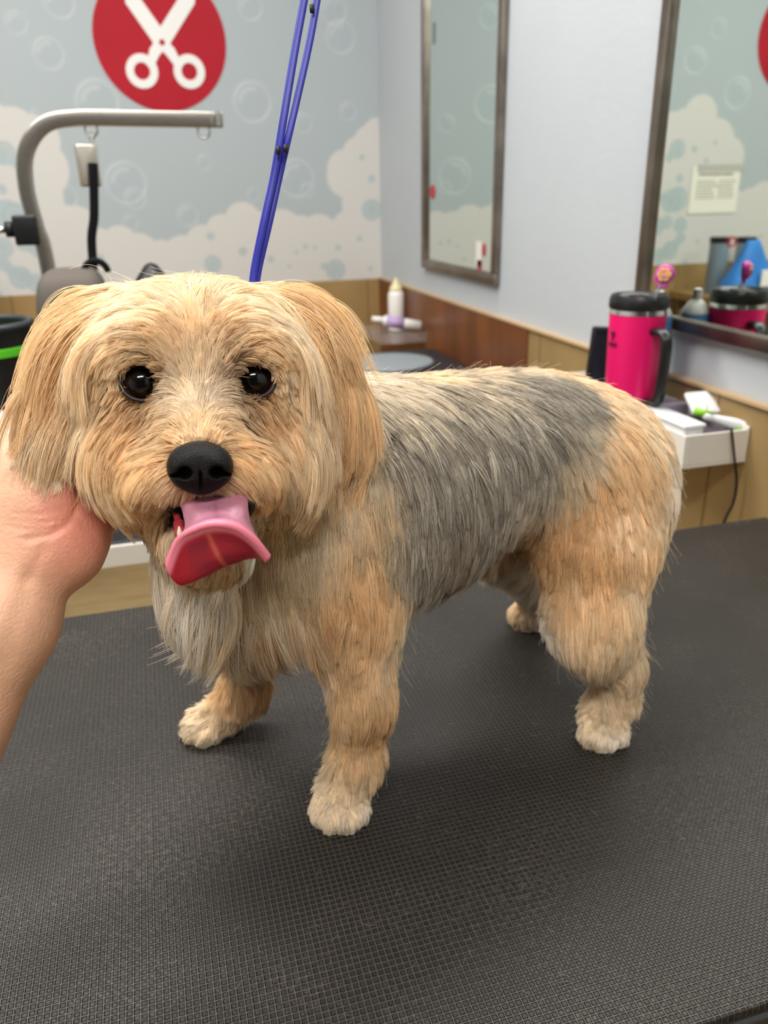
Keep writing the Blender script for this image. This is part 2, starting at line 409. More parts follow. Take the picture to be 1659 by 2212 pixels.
# ------------------------------------------------------------------ things around the room
def mirY(px, py, Y, xm=X1):
    d = ray(px, py); p = CAMP + d * (xm / d[0]); d2 = d * np.array([-1, 1, 1]); return p + d2 * ((Y - p[1]) / d2[1])
M_steel = mat('brushed_steel', 'B9B4AC', .28, metal=1.0, noise=.15, nscale=60, stretch=(1, 1, 12))
M_frame = mat('mirror_frame_steel', '9A9085', .38, metal=1.0, noise=.35, nscale=14)
M_chrome = mat('chrome', 'D8D8D6', .12, metal=1.0)
M_glass = mat('mirror_glass', 'E6EFE8', .015, metal=1.0)
M_black = mat('black_plastic', '17171A', .42, spec=.4)
M_blackc = mat('black_cloth', '121215', .85, spec=.2)
# mirrors on the right wall: (y near, y far), z bottom, z top
def mirror(label, yn, yf, zb, zt, w):
    t = empty('wall_mirror', (X1, (yn + yf) / 2, zb), label, 'mirror', 'framed mirrors on the right wall')
    x = X1 - .001
    fr = MB()
    for lo_, hi_ in (((x - .016, yn, zb), (x, yf, zb + w)), ((x - .016, yn, zt - w), (x, yf, zt)), ((x - .016, yn, zb + w), (x, yn + w, zt - w)), ((x - .016, yf - w, zb + w), (x, yf, zt - w))):
        fr.box(lo_, hi_, .003)
    fr.build('frame', M_frame, t, sharp=30)
    MB().box((x - .006, yn + w * .8, zb + w * .8), (x - .002, yf - w * .8, zt - w * .8)).build('mirror_glass', M_glass, t)
    return t
m1 = mirror('tall narrow mirror in a worn metal frame, the one nearer the room corner', 1.843, 2.398, 1.075, 2.05, .026)
y2 = at_x(1388, 620, X1)[1]
mirror('wide metal-framed mirror above the pink tumbler, reflecting it', .30, y2, 1.073, 2.05, .022)
def glass_patch(px, py, w_, h_, m, n=4):  # small flat coloured shape laid on the narrow mirror's glass
    p = at_x(px, py, X1 - .008); V = []
    for x_ in (X1 - .0085, X1 - .0071):
        for k in range(n):
            a = 2 * math.pi * (k + .5) / n; V.append((x_, p[1] + w_ * math.cos(a), p[2] + h_ * math.sin(a)))
    MB().add(V, [list(range(n)), list(range(n, 2 * n))[::-1]] + [(k, (k + 1) % n, n + (k + 1) % n, n + k) for k in range(n)]).build('glass_patch', m, m1)
M_sr = mat('patch_red', 'B03A48', .5); M_sd = mat('patch_dark', '6E7A76', .5); M_sw = mat('patch_white', 'E4E2DC', .5)
glass_patch(934, 415, .022, .020, M_sr, 20); glass_patch(937, 72, .013, .035, M_sd); glass_patch(1034, 548, .024, .042, M_sw); glass_patch(1035, 572, .018, .016, M_sr); glass_patch(1045, 540, .010, .016, M_sr, 16)
# red disc with white scissors
M_red = mat('decal_red', 'AC1E2C', .6, noise=.06, nscale=8, spec=.2); M_dwhite = mat('decal_white', 'E6E4E0', .5)
ctr = np.array(back(347, 86)); rad_ = np.hypot(*(np.array(back(347, 240)) - ctr)); 
def wall_disc(cx, cz, r, y0, y1, n=72, hole=0):
    V = []; F = []
    for k in range(n):
        a = 2 * math.pi * k / n
        for y in (y0, y1):
            for rr_ in (hole, r): V.append((cx + rr_ * math.cos(a), y, cz + rr_ * math.sin(a)))
    for k in range(n):
        a = k * 4; b = ((k + 1) % n) * 4
        F += [(a, a + 1, b + 1, b), (a + 2, b + 2, b + 3, a + 3), (a + 1, a + 3, b + 3, b + 1), (a, b, b + 2, a + 2)]
    return V, F
dec = empty('wall_decal', (ctr[0], Y1, ctr[1]), 'large red round wall decal with white open scissors on the blue mural', 'wall decal')
MB().add(*wall_disc(ctr[0], ctr[1], rad_, Y1 - .0005, Y1 - .002)).build('red_disc', M_red, dec)
sc_ = MB(); yA, yB = Y1 - .002, Y1 - .0035
def wp(px, py): x, z = back(px, py); return np.array([x, z])
LAY = [0]
def bar(P, wds):
    yA, yB = Y1 - .002, Y1 - .0030 - LAY[0] * .0004; LAY[0] += 1
    P = [wp(*p) for p in P]; V = []; F = []
    for i, p in enumerate(P):
        t = P[min(i + 1, len(P) - 1)] - P[max(i - 1, 0)]; t /= np.linalg.norm(t); nn = np.array([-t[1], t[0]]) * pxm(wds[i]) / 2
        for y in (yA, yB):
            for s in (-1, 1): V.append((p[0] + s * nn[0], y, p[1] + s * nn[1]))
    for i in range(len(P) - 1):
        a = i * 4; b = a + 4
        F += [(a, a + 1, b + 1, b), (a + 2, b + 2, b + 3, a + 3), (a, b, b + 2, a + 2), (a + 1, a + 3, b + 3, b + 1)]
    F += [(0, 2, 3, 1), (len(V) - 4, len(V) - 3, len(V) - 1, len(V) - 2)]
    sc_.add(V, F)
bar([(272, -18), (283, -4), (345, 84), (362, 104)], [2, 26, 27, 18]); bar([(420, -18), (407, -4), (352, 84), (338, 104)], [2, 26, 27, 18])
bar([(348, 92), (368, 112), (384, 138), (394, 144)], [18, 19, 14, 10]); bar([(352, 92), (334, 112), (326, 135), (318, 142)], [18, 19, 14, 10])
for (cx, cy_) in ((307, 154), (409, 155)):
    c_ = wp(cx, cy_); sc_.add(*wall_disc(c_[0], c_[1], pxm(28), yA, yB - .0012, hole=pxm(14)))
sc_.build('scissors', M_dwhite, dec)
c_ = wp(350, 92); MB().add(*wall_disc(c_[0], c_[1], pxm(5), yA, yB - .0015)).build('pivot', M_red, dec)
p_ = mirY(1645, 80, Y1); rr_ = .20
tag(MB().add(*wall_disc(p_[0] - rr_, p_[2], rr_, Y1 - .0005, Y1 - .002)).build('wall_decal', M_red), 'plain red round decal whose edge shows at the right of the near mirror', 'wall decal')
# paper notice taped to the mural, seen in the near mirror
M_paper = mat('paper', 'E6E2D4', .7); M_ink = mat('ink', '8E8C84', .7)
a_, b_ = mirY(1492, 462, Y1 - .003), mirY(1608, 358, Y1 - .003)
nx0, nx1, nz0, nz1 = min(a_[0], b_[0]), max(a_[0], b_[0]), a_[2], b_[2]
no = empty('paper_notice', (nx0, Y1, nz0), 'white paper notice taped to the mural, reflected in the near mirror', 'notice')
MB().box((nx0, Y1 - .004, nz0), (nx1, Y1 - .001, nz1)).build('sheet', M_paper, no)
ink = MB(); wN, hN = nx1 - nx0, nz1 - nz0; rs = random.Random(3)
def inkline(u0, u1, v, h):
    u = u0
    while u < u1:
        w_ = rs.uniform(.04, .09); ink.box((nx1 - (u + w_) * wN, Y1 - .0048, nz0 + v * hN), (nx1 - u * wN, Y1 - .0042, nz0 + (v + h) * hN)); u += w_ + .02
inkline(.14, .8, .80, .06)
for v in (.68, .62, .56, .50, .44, .38, .32): inkline(.12, .5 + rs.uniform(-.1, .05), v, .02); inkline(.58, .85, v, .02)
ink.build('print', M_ink, no)
M_tape = mat('tape', 'B5B3A8', .4); MB().box((nx0 - .01, Y1 - .0052, nz1 - .02), (nx1 - .02, Y1 - .0049, nz1 + .006)).build('tape_strip', M_tape, no)

# ---- back corner: black table, pad, acrylic shelf, bottle, tube
M_tabl = mat('table_laminate', '24262A', .45, noise=.1, nscale=20)
def table(label, x0, x1, y0, y1, zt, th, M, edge=None, legs=True):
    t = empty('table', ((x0 + x1) / 2, (y0 + y1) / 2, 0), label, 'table')
    MB().box((x0, y0, zt - th), (x1, y1, zt), .004).build('table_top', M, t)
    if edge: MB().box((x0 - .004, y0 - .006, zt - th - .012), (x1 + .004, y0, zt - .004), .002).build('edge_trim', edge, t)
    for x in (x0 + .04, x1 - .04):
        for y in (y0 + .05, y1 - .04):
            MB().tube([(x, y, 0.0), (x, y, zt - th)], .014).build('leg', M_steel, t, True)
    return t
table('black grooming table in the far corner of the room behind the dog', .16, .80, 1.80, 2.28, TZ, .03, M_tabl)
pad = at_z(845, 782, TZ)
M_pad = mat('grey_pad', '8A9196', .5)
tag(MB().lathe([(0, TZ), (.118, TZ), (.122, TZ + .004), (.118, TZ + .008), (0, TZ + .008)], c=(pad[0] - .01, pad[1] - .02, 0), n=48, sx=1.0, sy=.95).build('round_mat', M_pad, None, sharp=40), 'light grey round mat lying on the far corner table', 'mat')
M_acr = mat('clear_acrylic', 'F0E8E8', .1, trans=.8, ior=1.2, alpha=.45)
ys0, ys1 = at_x(930, 735, X1)[1], 2.72
zs = CAMP[2] + (at_x(930, 738, X1)[2] - CAMP[2])
sh = empty('wall_shelf', (X1, (ys0 + ys1) / 2, zs), 'small clear acrylic wall shelf in the room corner', 'shelf')
MB().box((X1 - .16, ys0, zs), (X1 - .013, ys1, zs + .004)).build('shelf_board', M_acr, sh)
lip = MB(); lip.box((X1 - .16, ys0, zs + .004), (X1 - .156, ys1, zs + .03)); lip.box((X1 - .156, ys0, zs + .004), (X1 - .013, ys0 + .004, zs + .03)); lip.build('raised_lip', M_acr, sh)
M_bw = mat('bottle_white', 'EDEAE4', .35); M_yel = mat('nozzle_cream', 'E6DDAE', .4); M_pur = mat('label_purple', 'B79AC8', .45)
yb_ = (ys0 + ys1) / 2 + .05
pb = at_y(856, 690, yb_); ptop = at_y(856, 600, yb_); hb = ptop[2] - zs - .004
bt = empty('squeeze_bottle', (pb[0], yb_, zs + .0045), 'tall white squeeze bottle with a cream tip standing on the corner shelf', 'bottle')
bz = zs + .0045; rb = 17 * yb_ * 1.04 / FPX
MB().lathe([(0, bz), (rb * .95, bz), (rb, bz + .004), (rb, bz + hb * .68), (rb * .85, bz + hb * .74), (rb * .5, bz + hb * .77), (0, bz + hb * .77)], c=(pb[0], yb_, 0)).build('bottle_body', M_bw, bt, sharp=40)
MB().lathe([(0, bz + hb * .772), (rb * .8, bz + hb * .772), (rb * .75, bz + hb * .82), (rb * .25, bz + hb * .93), (rb * .14, bz + hb), (0, bz + hb)], c=(pb[0], yb_, 0)).build('nozzle', M_yel, bt, sharp=40)
a_ = at_y(803, 688, ys0 + .06); b_ = at_y(908, 714, ys0 + .02); 
rt = .017; a_[2] = max(a_[2], zs + .03 + rt); b_[2] = zs + .03 + rt * .9; ax = (b_ - a_); Lt = np.linalg.norm(ax); ax /= Lt
tb_ = empty('ointment_tube', a_, 'white tube with a purple label lying on the corner shelf', 'tube')
def tcap(name, t0, t1, r0, r1, m): MB().tube([a_ + ax * Lt * t for t in (t0, t1)], [r0, r1], n=24).build(name, m, tb_, True)
tcap('cap', 0, .25, .007, .011, M_bw); tcap('tube_body', .25, 1, rt * .98, rt, M_bw); tcap('label_band', .3, .66, rt * 1.02, rt * 1.03, M_pur)

# ---- white tray on the right wall and what it holds
M_tray = mat('tray_white', 'E8E3D8', .4); M_tray2 = mat('box_white', 'EEF0F2', .3)
ty0 = at_x(1622, 990, X1)[1]; zt0 = at_x(1622, 996, X1)[2]; zt1 = at_x(1630, 925, X1)[2]; tx0 = at_y(1474, 1000, ty0)[0]; ty1 = 1.36
tr = empty('wall_tray', ((tx0 + X1) / 2, (ty0 + ty1) / 2, zt0), 'long white plastic tray fixed to the right wall under the mirror', 'tray')
MB().box((tx0, ty0, zt0), (X1 - .009, ty1, zt0 + .004)).build('tray_floor', M_tray, tr)
for nm_, lo_, hi_ in (('front_wall', (tx0, ty0, zt0 + .004), (tx0 + .004, ty1, zt1)), ('back_wall', (X1 - .013, ty0, zt0 + .004), (X1 - .009, ty1, zt1 + .004)), ('end_wall', (tx0 + .004, ty0, zt0 + .004), (X1 - .013, ty0 + .004, zt1)), ('end_wall', (tx0 + .004, ty1 - .004, zt0 + .004), (X1 - .013, ty1, zt1))):
    MB().box(lo_, hi_, .0012).build(nm_, M_tray, tr)
zf = zt0 + .0042
# tumbler
M_pink = mat('tumbler_pink', 'F0146E', .38, spec=.5); M_lid = mat('tumbler_lid_black', '1E1E20', .35)
my = 1.10; mx_ = at_y(1376, 700, my)[0]; ztop = at_y(1376, 636, my)[2]; mr = .0430
mg = empty('tumbler', (mx_, my, zf), 'large hot-pink travel tumbler with black lid and handle in the wall tray', 'tumbler')
hm = ztop - zf; c_ = (mx_, my, 0); base_r = .034
MB().lathe([(0, zf), (base_r, zf), (base_r + .001, zf + .003), (base_r + .001, zf + hm * .22), (mr * .93, zf + hm * .32), (mr, zf + hm * .87), (0, zf + hm * .87)], c=c_, n=56).build('cup_body', M_pink, mg, sharp=40)
MB().lathe([(mr * .99, zf + hm * .8702), (mr + .0006, zf + hm * .875), (mr * .985, zf + hm * .905), (mr * .9, zf + hm * .907)], c=c_, n=56).build('steel_rim', M_chrome, mg, sharp=40)
MB().lathe([(0, zf + hm * .905), (mr * 1.0, zf + hm * .905), (mr * 1.05, zf + hm * .92), (mr * 1.04, zf + hm * .97), (mr * .98, zf + hm), (mr * .75, zf + hm * .985), (mr * .7, zf + hm * .97), (0, zf + hm * .97)], c=c_, n=56).build('tumbler_lid', M_lid, mg, sharp=40)
MB().box((mx_ - .012, my - .022, zf + hm * .97), (mx_ + .012, my + .012, zf + hm * .995), .003).build('lid_tab', M_lid, mg)
hd = np.array([.10, -.99, 0]); hd /= np.linalg.norm(hd); side = np.array([-hd[1], hd[0], 0])
hp = [np.array([mx_, my, zf + hm * t]) + hd * r for r, t in ((mr * .93, .77), (mr + .014, .775), (mr + .026, .74), (mr + .029, .64), (mr + .027, .45), (mr + .024, .33), (mr + .016, .285), (mr * .93, .275))]
MB().tube(spline(hp, 6), .0098, n=16, flat=.62, up=side).build('handle', M_lid, mg, True)
lg_ = np.array([-1.0, -.08, 0]); lg_ /= np.linalg.norm(lg_)
lgp = MB()
for k, (dz, w_, h_, du) in enumerate(((.73, .010, .006, 0), (.70, .005, .012, .0), (.655, .004, .005, -.008), (.655, .004, .007, -.0028), (.655, .004, .005, .0024), (.655, .004, .007, .0076))):
    ang = math.atan2(lg_[1], lg_[0]) + du / mr
    P = []
    for s in (-1, 1):
        for zz in (0, 1):
            a = ang + s * w_ / 2 / mr; P.append((mx_ + (mr + .0004) * math.cos(a), my + (mr + .0004) * math.sin(a), zf + hm * dz + zz * h_))
    lgp.add(P, [(0, 2, 3, 1)])
lgp.build('printed_mark', mat('mark_dark', '4A1028', .5), mg)
# straw with its pink and yellow topper
M_straw = mat('straw_clear', 'E8EEF0', .1, trans=.8, alpha=.6); M_mag = mat('topper_magenta', 'D84FB4', .45); M_yl = mat('topper_yellow', 'E2C63A', .45)
s0 = np.array([mx_ + .008, my - .004, zf + hm * .9]); s1 = at_y(1436, 612, my - .03)
MB().tube([s0, s1 + np.array([0, 0, .004])], .0035, n=12).build('straw', M_straw, mg, True)
tc_ = at_y(1436, 592, my - .032); tp = empty('straw_topper', tc_, 'pink straw topper with a yellow peace flower on the pink tumbler', 'straw topper')
fd = np.array([-.80, -.60, .05]); fd /= np.linalg.norm(fd); fx = np.cross(fd, [0, 0, 1.]); fx /= np.linalg.norm(fx); fz = np.cross(fx, fd); FM = Matrix([[fx[0], fz[0], fd[0], tc_[0]], [fx[1], fz[1], fd[1], tc_[1]], [fx[2], fz[2], fd[2], tc_[2]], [0, 0, 0, 1]])
rt_ = 19 * my * 1.1 / FPX
MB().lathe([(0, -.009), (rt_ * .8, -.009), (rt_, -.006), (rt_, .001), (rt_ * .85, .003), (0, .003)], M=FM, n=40).build('topper_back', M_mag, tp, sharp=40)
fl = MB(); K = 80; pr = []
for k in range(K):
    a = 2 * math.pi * k / K; r = rt_ * (.70 + .07 * math.cos(6 * a)); pr.append((r * math.cos(a) - rt_ * .06, r * math.sin(a)))
Vf = [tuple(FM @ Vector((x, y, z))) for z in (.0032, .0055) for x, y in pr]; fl.add(Vf, [list(range(K, 2 * K))] + [(k, (k + 1) % K, K + (k + 1) % K, K + k) for k in range(K)])
fl.build('flower_face', M_yl, tp)
pe = MB(); f3 = lambda x, y, z=.006: np.array(FM @ Vector((x - rt_ * .06, y, z)))
pe.tube([f3(rt_ * .45 * math.cos(2 * math.pi * k / 24), rt_ * .45 * math.sin(2 * math.pi * k / 24)) for k in range(24)], rt_ * .05, n=8, closed=True)
for e_ in ((0, rt_ * .43), (0, -rt_ * .43), (rt_ * .3, -rt_ * .3), (-rt_ * .3, -rt_ * .3)): pe.tube([f3(0, 0), f3(*e_)], rt_ * .05, n=8)
pe.build('peace_sign', M_mag, tp, True)
MB().tube(spline([f3(rt_ * .9, rt_ * .3, -.004), f3(rt_ * 1.1, -rt_ * .3, -.004), f3(rt_ * .85, -rt_ * 1.1, -.004), f3(rt_ * .1, -rt_ * 1.35, -.004), f3(-rt_ * .35, -rt_ * 1.2, -.003), f3(-rt_ * .2, -rt_ * .9, -.003)], 6), .0022, n=8).build('strap_loop', M_mag, tp, True)
# blue spray can / bottle behind the tumbler
M_blue = mat('bottle_blue', '5E9AD6', .35, noise=.25, nscale=20); 
sy_ = my + .030; sx_ = X1 - .042; zc_ = mirY(1484, 660, sy_)[2]; rbb = .023
sb = empty('spray_bottle', (sx_, sy_, zf), 'blue and white bottle standing between the tumbler and the mirror', 'bottle')
hs = zc_ - zf; c_ = (sx_, sy_, 0)
MB().lathe([(0, zf), (rbb, zf), (rbb, zf + hs * .92), (rbb * .97, zf + hs * .935), (0, zf + hs * .935)], c=c_).build('bottle_body', M_blue, sb, sharp=40)
MB().lathe([(rbb * .96, zf + hs * .936), (rbb * .9, zf + hs * .965), (rbb * .6, zf + hs * 1.02), (rbb * .33, zf + hs * 1.05), (rbb * .3, zf + hs * 1.13), (0, zf + hs * 1.14)], c=c_).build('bottle_cap', M_bw, sb, sharp=40)
# black remote-like clipper leaning behind the tumbler
q0 = at_y(1285, 800, 1.22); q1 = at_y(1293, 702, 1.25)
def oriented_box(c, ax_, ay_, az_, h, bev):
    M4 = Matrix([[ax_[0], ay_[0], az_[0], c[0]], [ax_[1], ay_[1], az_[1], c[1]], [ax_[2], ay_[2], az_[2], c[2]], [0, 0, 0, 1]])
    return MB().box([-v for v in h], h, bev, M4)
def unit(v): v = np.array(v, float); return v / np.linalg.norm(v)
az_ = unit(np.array([.10, .05, 1])); ax_ = unit(np.cross([0, 1, .1], az_)); ay_ = np.cross(az_, ax_)
zb_ = zf; cc = np.array([q0[0] + .004, 1.23, zb_]) ; Lh = (q1[2] - zb_) / 2
cc2 = cc + az_ * Lh; rm = empty('phone', cc, 'black phone leaning upright behind the pink tumbler in the tray', 'phone')
oriented_box(cc2, ax_, ay_, az_, (.019, .006, Lh), .004).build('phone_body', M_black, rm, sharp=40)
oriented_box(cc2 - ay_ * .0063, ax_, ay_, az_, (.014, .0006, Lh * .8), .0003).build('screen', mat('dark_screen', '2A2A2E', .15), rm)
# white lidded box
bx0, bx1 = tx0 + .006, at_y(1516, 905, ty0 + .02)[0]; by0, by1 = at_y(1515, 950, ty0 + .012)[1], 1.055; bzt = zt1 + .012
wb_ = empty('storage_box', ((bx0 + bx1) / 2, (by0 + by1) / 2, zf), 'white lidded plastic box in the wall tray beside the brush', 'box')
MB().box((bx0, by0, zf), (bx1, by1, bzt - .006), .003).build('box_body', mat('box_translucent', 'D9DADD', .35), wb_, sharp=40)
MB().box((bx0 - .002, by0 - .002, bzt - .0058), (bx1 + .002, by1 + .002, bzt), .002).build('box_lid', M_tray2, wb_, sharp=40)
MB().box((bx1 - .024, by0 - .0012, bzt - .022), (bx1 - .014, by0 - .0002, bzt - .012)).build('box_sticker', M_tray2, wb_)
MB().box((bx1 - .0215, by0 - .0016, bzt - .0195), (bx1 - .0165, by0 - .00125, bzt - .0145)).build('sticker_mark', mat('mark_grey', '4A4A50', .5), wb_)
# dark clipper blades in the tray
tag(MB().box((bx1 + .006, by0 + .002, zf), (X1 - .018, 1.04, zt1 - .006), .003).build('blade_case', mat('case_dark', '4B4550', .4), None, sharp=40), 'dark case lying in the tray under the slicker brush', 'case')
# clear lilac bin behind
M_lil = mat('bin_lilac', 'B9B0C4', .2, trans=.3, alpha=.85)
tag(MB().box((X1 - .062, 1.062, zf), (X1 - .014, 1.088, zf + .052), .003).build('small_bin', M_lil, None, sharp=40), 'small lilac-grey plastic bin against the wall in the tray', 'bin')
# slicker brush
M_lime = mat('brush_lime', '8FD02C', .4)
h0 = at_y(1617, 925, ty0 + .012); h1 = at_y(1522, 898, ty0 + .05); hc = at_y(1522, 870, ty0 + .09)
for q, zz in ((h0, zt1 + .010), (h1, bzt + .010), (hc, bzt + .016)): pass
br = empty('slicker_brush', h1, 'white and lime green slicker brush lying across the tray', 'brush')
hx_ = unit(h1 - h0)
MB().tube(spline([h0 + hx_ * -.002, h0 + hx_ * .012, (h0 * .6 + h1 * .4), (h0 * .25 + h1 * .75), h1, h1 * .4 + hc * .6], 6), [.006 + .004 * math.sin(min(1, k / 18) * 3.1) for k in range(31)], n=16, flat=.62, up=(0, -.5, 1)).build('handle', M_tray2, br, True)
MB().tube(spline([h0 - (0, 0, .004), h0 + hx_ * .014 - (0, 0, .006), h0 * .6 + h1 * .4 - (0, 0, .005)], 6), [.0062, .0085, .009, .0095, .0095, .009, .0088, .0085, .008, .007, .006, .005, .004], n=14, flat=.6, up=(0, -.5, 1)).build('grip', M_lime, br, True)
MB().tube([h1 - hx_ * .010 + (0, 0, .003), h1 + hx_ * .016 + (0, 0, .003)], .0062, n=12, flat=.7, up=(0, -.5, 1)).build('neck_grip', M_lime, br, True)
pz = unit(np.array([-.1, -.62, .78])); pxx = unit(np.cross([0.1, 1, .75], pz)); pyy = np.cross(pz, pxx)
oriented_box(hc, pxx, pyy, pz, (.027, .021, .004), .004).build('brush_pad', M_tray2, br, sharp=40)
# cord hanging from the tray
c0_ = [at_y(1580, 925, ty0 - .006), at_y(1586, 985, ty0 - .01), at_y(1591, 1040, ty0 - .012), at_y(1584, 1085, ty0 - .012), at_y(1565, 1125, ty0 - .012), at_y(1552, 1180, ty0 - .012)]
tag(MB().tube(spline(c0_, 8), .0019, n=8).build('power_cord', M_black, None, True), 'thin black cord hanging down from the white tray', 'cord')

# ---- left: second grooming table with its arm
M_wedge = mat('edge_white', 'DAD6CE', .4)
t2 = table('dark table with a white edge in the left background behind the hand', -.95, .16, 1.27, 1.78, .765, .03, M_tabl, M_wedge)
YP = 1.69
arm = empty('grooming_post', (at_y(95, 610, YP)[0], YP, .77), 'brushed steel grooming arm bent over the left background table', 'grooming arm')
zbar = at_y(300, 256, YP)[2]; xe = at_y(476, 256, YP)[0]; xp = at_y(62, 420, YP)[0]; rsq = .0125
P_ = [(xp + .012, YP, .7655), (xp + .012, YP, 1.16), (xp + .004, YP, 1.24), (xp - .002, YP, zbar - .115), (xp + .008, YP, zbar - .055), (xp + .045, YP, zbar - .012), (xp + .10, YP, zbar), (xp + .2, YP, zbar), (xe, YP, zbar - .002)]
MB().tube(spline(P_, 8), rsq * 1.08, n=16, flat='sq', up=(0, -1, 0)).build('bent_tube', M_steel, arm, True)
pb2 = at_y(58, 497, YP)
MB().box((pb2[0] - .021, YP - .02, pb2[2] - .026), (pb2[0] + .021, YP + .02, pb2[2] + .026), .004).build('clamp_collar', M_black, arm, sharp=40)
MB().tube([(pb2[0] - .02, YP, pb2[2] + .002), (pb2[0] - .036, YP, pb2[2] + .002)], .014, n=18).build('clamp_knob', M_black, arm, True)
MB().tube([(pb2[0] - .036, YP, pb2[2] + .002), (pb2[0] - .052, YP, pb2[2] + .001)], .006, n=12).build('screw_rod', M_chrome, arm, True)
MB().tube([(pb2[0] - .052, YP, pb2[2] + .001), (pb2[0] - .085, YP, pb2[2] - .001)], .007, n=12).build('lever', M_black, arm, True)
MB().box((xe - .001, YP - .0135, zbar - .0155), (xe + .0035, YP + .0135, zbar + .0115), .002).build('end_cap', M_black if False else M_steel, arm, sharp=40)
def ring_(c, r, rw, name, m, par, ay=(0, 1, 0), n=28, sz=1.0):
    ay = unit(ay); e1 = unit(np.cross(ay, [0, 0, 1.])); e2 = np.cross(e1, ay)
    return MB().tube([np.array(c) + e1 * r * math.cos(2 * math.pi * k / n) + e2 * r * sz * math.sin(2 * math.pi * k / n) for k in range(n)], rw, n=8, closed=True).build(name, m, par, True)
e1_ = at_y(197, 280, YP); e2_ = at_y(440, 284, YP)
for e_ in (e1_, e2_): 
    MB().tube([(e_[0], YP, e_[2] + .009), (e_[0], YP, zbar - rsq)], .003, n=8).build('eye_screw', M_chrome, arm, True); ring_((e_[0], YP, e_[2]), .0115, .0022, 'eye_ring', M_chrome, arm, (.3, 1, 0))
ns = empty('grooming_noose', (e1_[0], YP, e1_[2] - .02), 'black noose strap with chain and metal cord lock hanging from the steel arm', 'grooming noose')
ch_ = [(198, 297), (200, 308), (200, 319), (201, 330), (201, 341)]
for k, (a, b) in enumerate(ch_): p = at_y(a, b, YP); ring_(p, .0042, .0014, 'chain_link', M_chrome, ns, (1, .2, 0) if k % 2 else (.2, 1, 0), 16, 1.7)
lc = at_y(190, 358, YP - .004)
oriented_box(lc, unit((1, .3, 0)), unit((-.3, 1, 0)), np.array([0, 0, 1.]), (.019, .008, .036), .004).build('cord_lock', mat('lock_silver', 'C9C3B8', .3, metal=.8), ns, sharp=40)
st_ = [at_y(a, b, YP - .018) for a, b in ((201, 352), (202, 370), (203, 420), (203, 470), (198, 515), (201, 570), (204, 620))]
MB().tube(spline(st_, 6), .0085, n=12, flat=.45, up=(1, 0, 0)).build('strap', M_blackc, ns, True)
# black tool bag with green trim behind the dog (mostly hidden, shows in the near mirror)
M_green = mat('green_trim', '5FD02A', .5)
def soft_box(name, c, r, m, par=None, p=.35, n=28, rot=0):
    V = []; F = []
    for i in range(n + 1):
        th = -math.pi / 2 + math.pi * i / n
        for j in range(2 * n):
            ph = math.pi * j / n; s = lambda v: math.copysign(abs(v) ** p, v)
            x, y, z = s(math.cos(th)) * s(math.cos(ph)), s(math.cos(th)) * s(math.sin(ph)), s(math.sin(th))
            x, y = x * math.cos(rot) - y * math.sin(rot), x * math.sin(rot) + y * math.cos(rot)
            V.append((c[0] + r[0] * x, c[1] + r[1] * y, c[2] + r[2] * z))
    for i in range(n):
        for j in range(2 * n): F.append((i * 2 * n + j, i * 2 * n + (j + 1) % (2 * n), (i + 1) * 2 * n + (j + 1) % (2 * n), (i + 1) * 2 * n + j))
    return MB().add(V, F).build(name, m, par, True)
bpx = at_y(150, 581, 1.56); bag = empty('tool_bag', (bpx[0], 1.56, .765), 'black tool bag with grey top standing on the left background table', 'bag')
bh_ = (bpx[2] - .765) / 2; soft_box('bag_body', (bpx[0], 1.56, .7655 + bh_), (.062, .10, bh_), mat('bag_charcoal', '5A524C', .8), bag, .4)
MB().tube([(at_y(205, 570, 1.56)[0] + .02 * math.cos(a), 1.56, bpx[2] - .008 + .02 * math.sin(a)) for a in np.linspace(0, math.pi, 14)], .006, n=10).build('bag_handle', M_blackc, bag, True)
gt = at_y(325, 568, 1.66); dn = empty('stand_dryer', (gt[0], 1.66, .7655), 'black stand dryer whose pointed top peeks above the dog forehead', 'dryer')
MB().lathe([(0, .7655), (.05, .7655), (.05, .775), (.016, .785), (.014, gt[2] - .075), (.03, gt[2] - .06), (.032, gt[2] - .03), (.012, gt[2] - .004), (.004, gt[2]), (0, gt[2])], c=(gt[0], 1.66, 0)).build('dryer_body', M_black, dn, sharp=40)
# black bucket with green band at the left edge
bk = at_y(10, 712, 1.45); bkz = .766; rk = .075
bu = empty('bucket', (bk[0] - .04, 1.45, bkz), 'black bucket with a bright green band at the left edge behind the ear', 'bucket')
hk = bk[2] - bkz + .01; c_ = (bk[0] - .035, 1.45, 0)
MB().lathe([(0, bkz), (rk * .82, bkz), (rk, bkz + hk), (rk * .94, bkz + hk), (rk * .78, bkz + .006), (0, bkz + .006)], c=c_, n=44).build('bucket_body', M_black, bu, sharp=40)
MB().tube([(c_[0] + rk * 1.02 * math.cos(a), 1.45 + rk * 1.02 * math.sin(a), bkz + hk) for a in np.linspace(0, 2 * math.pi, 40)[:-1]], .006, n=10, closed=True).build('bucket_rim', mat('rim_grey', '2E3138', .4), bu, True)
zg = at_y(10, 766, 1.38)[2]; rg = rk * (.82 + .18 * (zg - bkz) / hk)
MB().lathe([(rg, zg - .007), (rg + .004, zg - .006), (rg + .005, zg + .006), (rg + .001, zg + .007)], c=c_, n=44).build('green_band', M_green, bu, sharp=40)
# white folded cloth and white tub on that table, left edge of the frame
k0 = at_y(5, 915, 1.31); tag(MB().box((k0[0] - .16, 1.285, .7655), (k0[0] + .012, 1.36, k0[2] + .010), .006).build('supply_box', mat('box_cream', 'DCD3C8', .5), None, sharp=40), 'pale box at the left edge of the photo behind the golden ear', 'box')
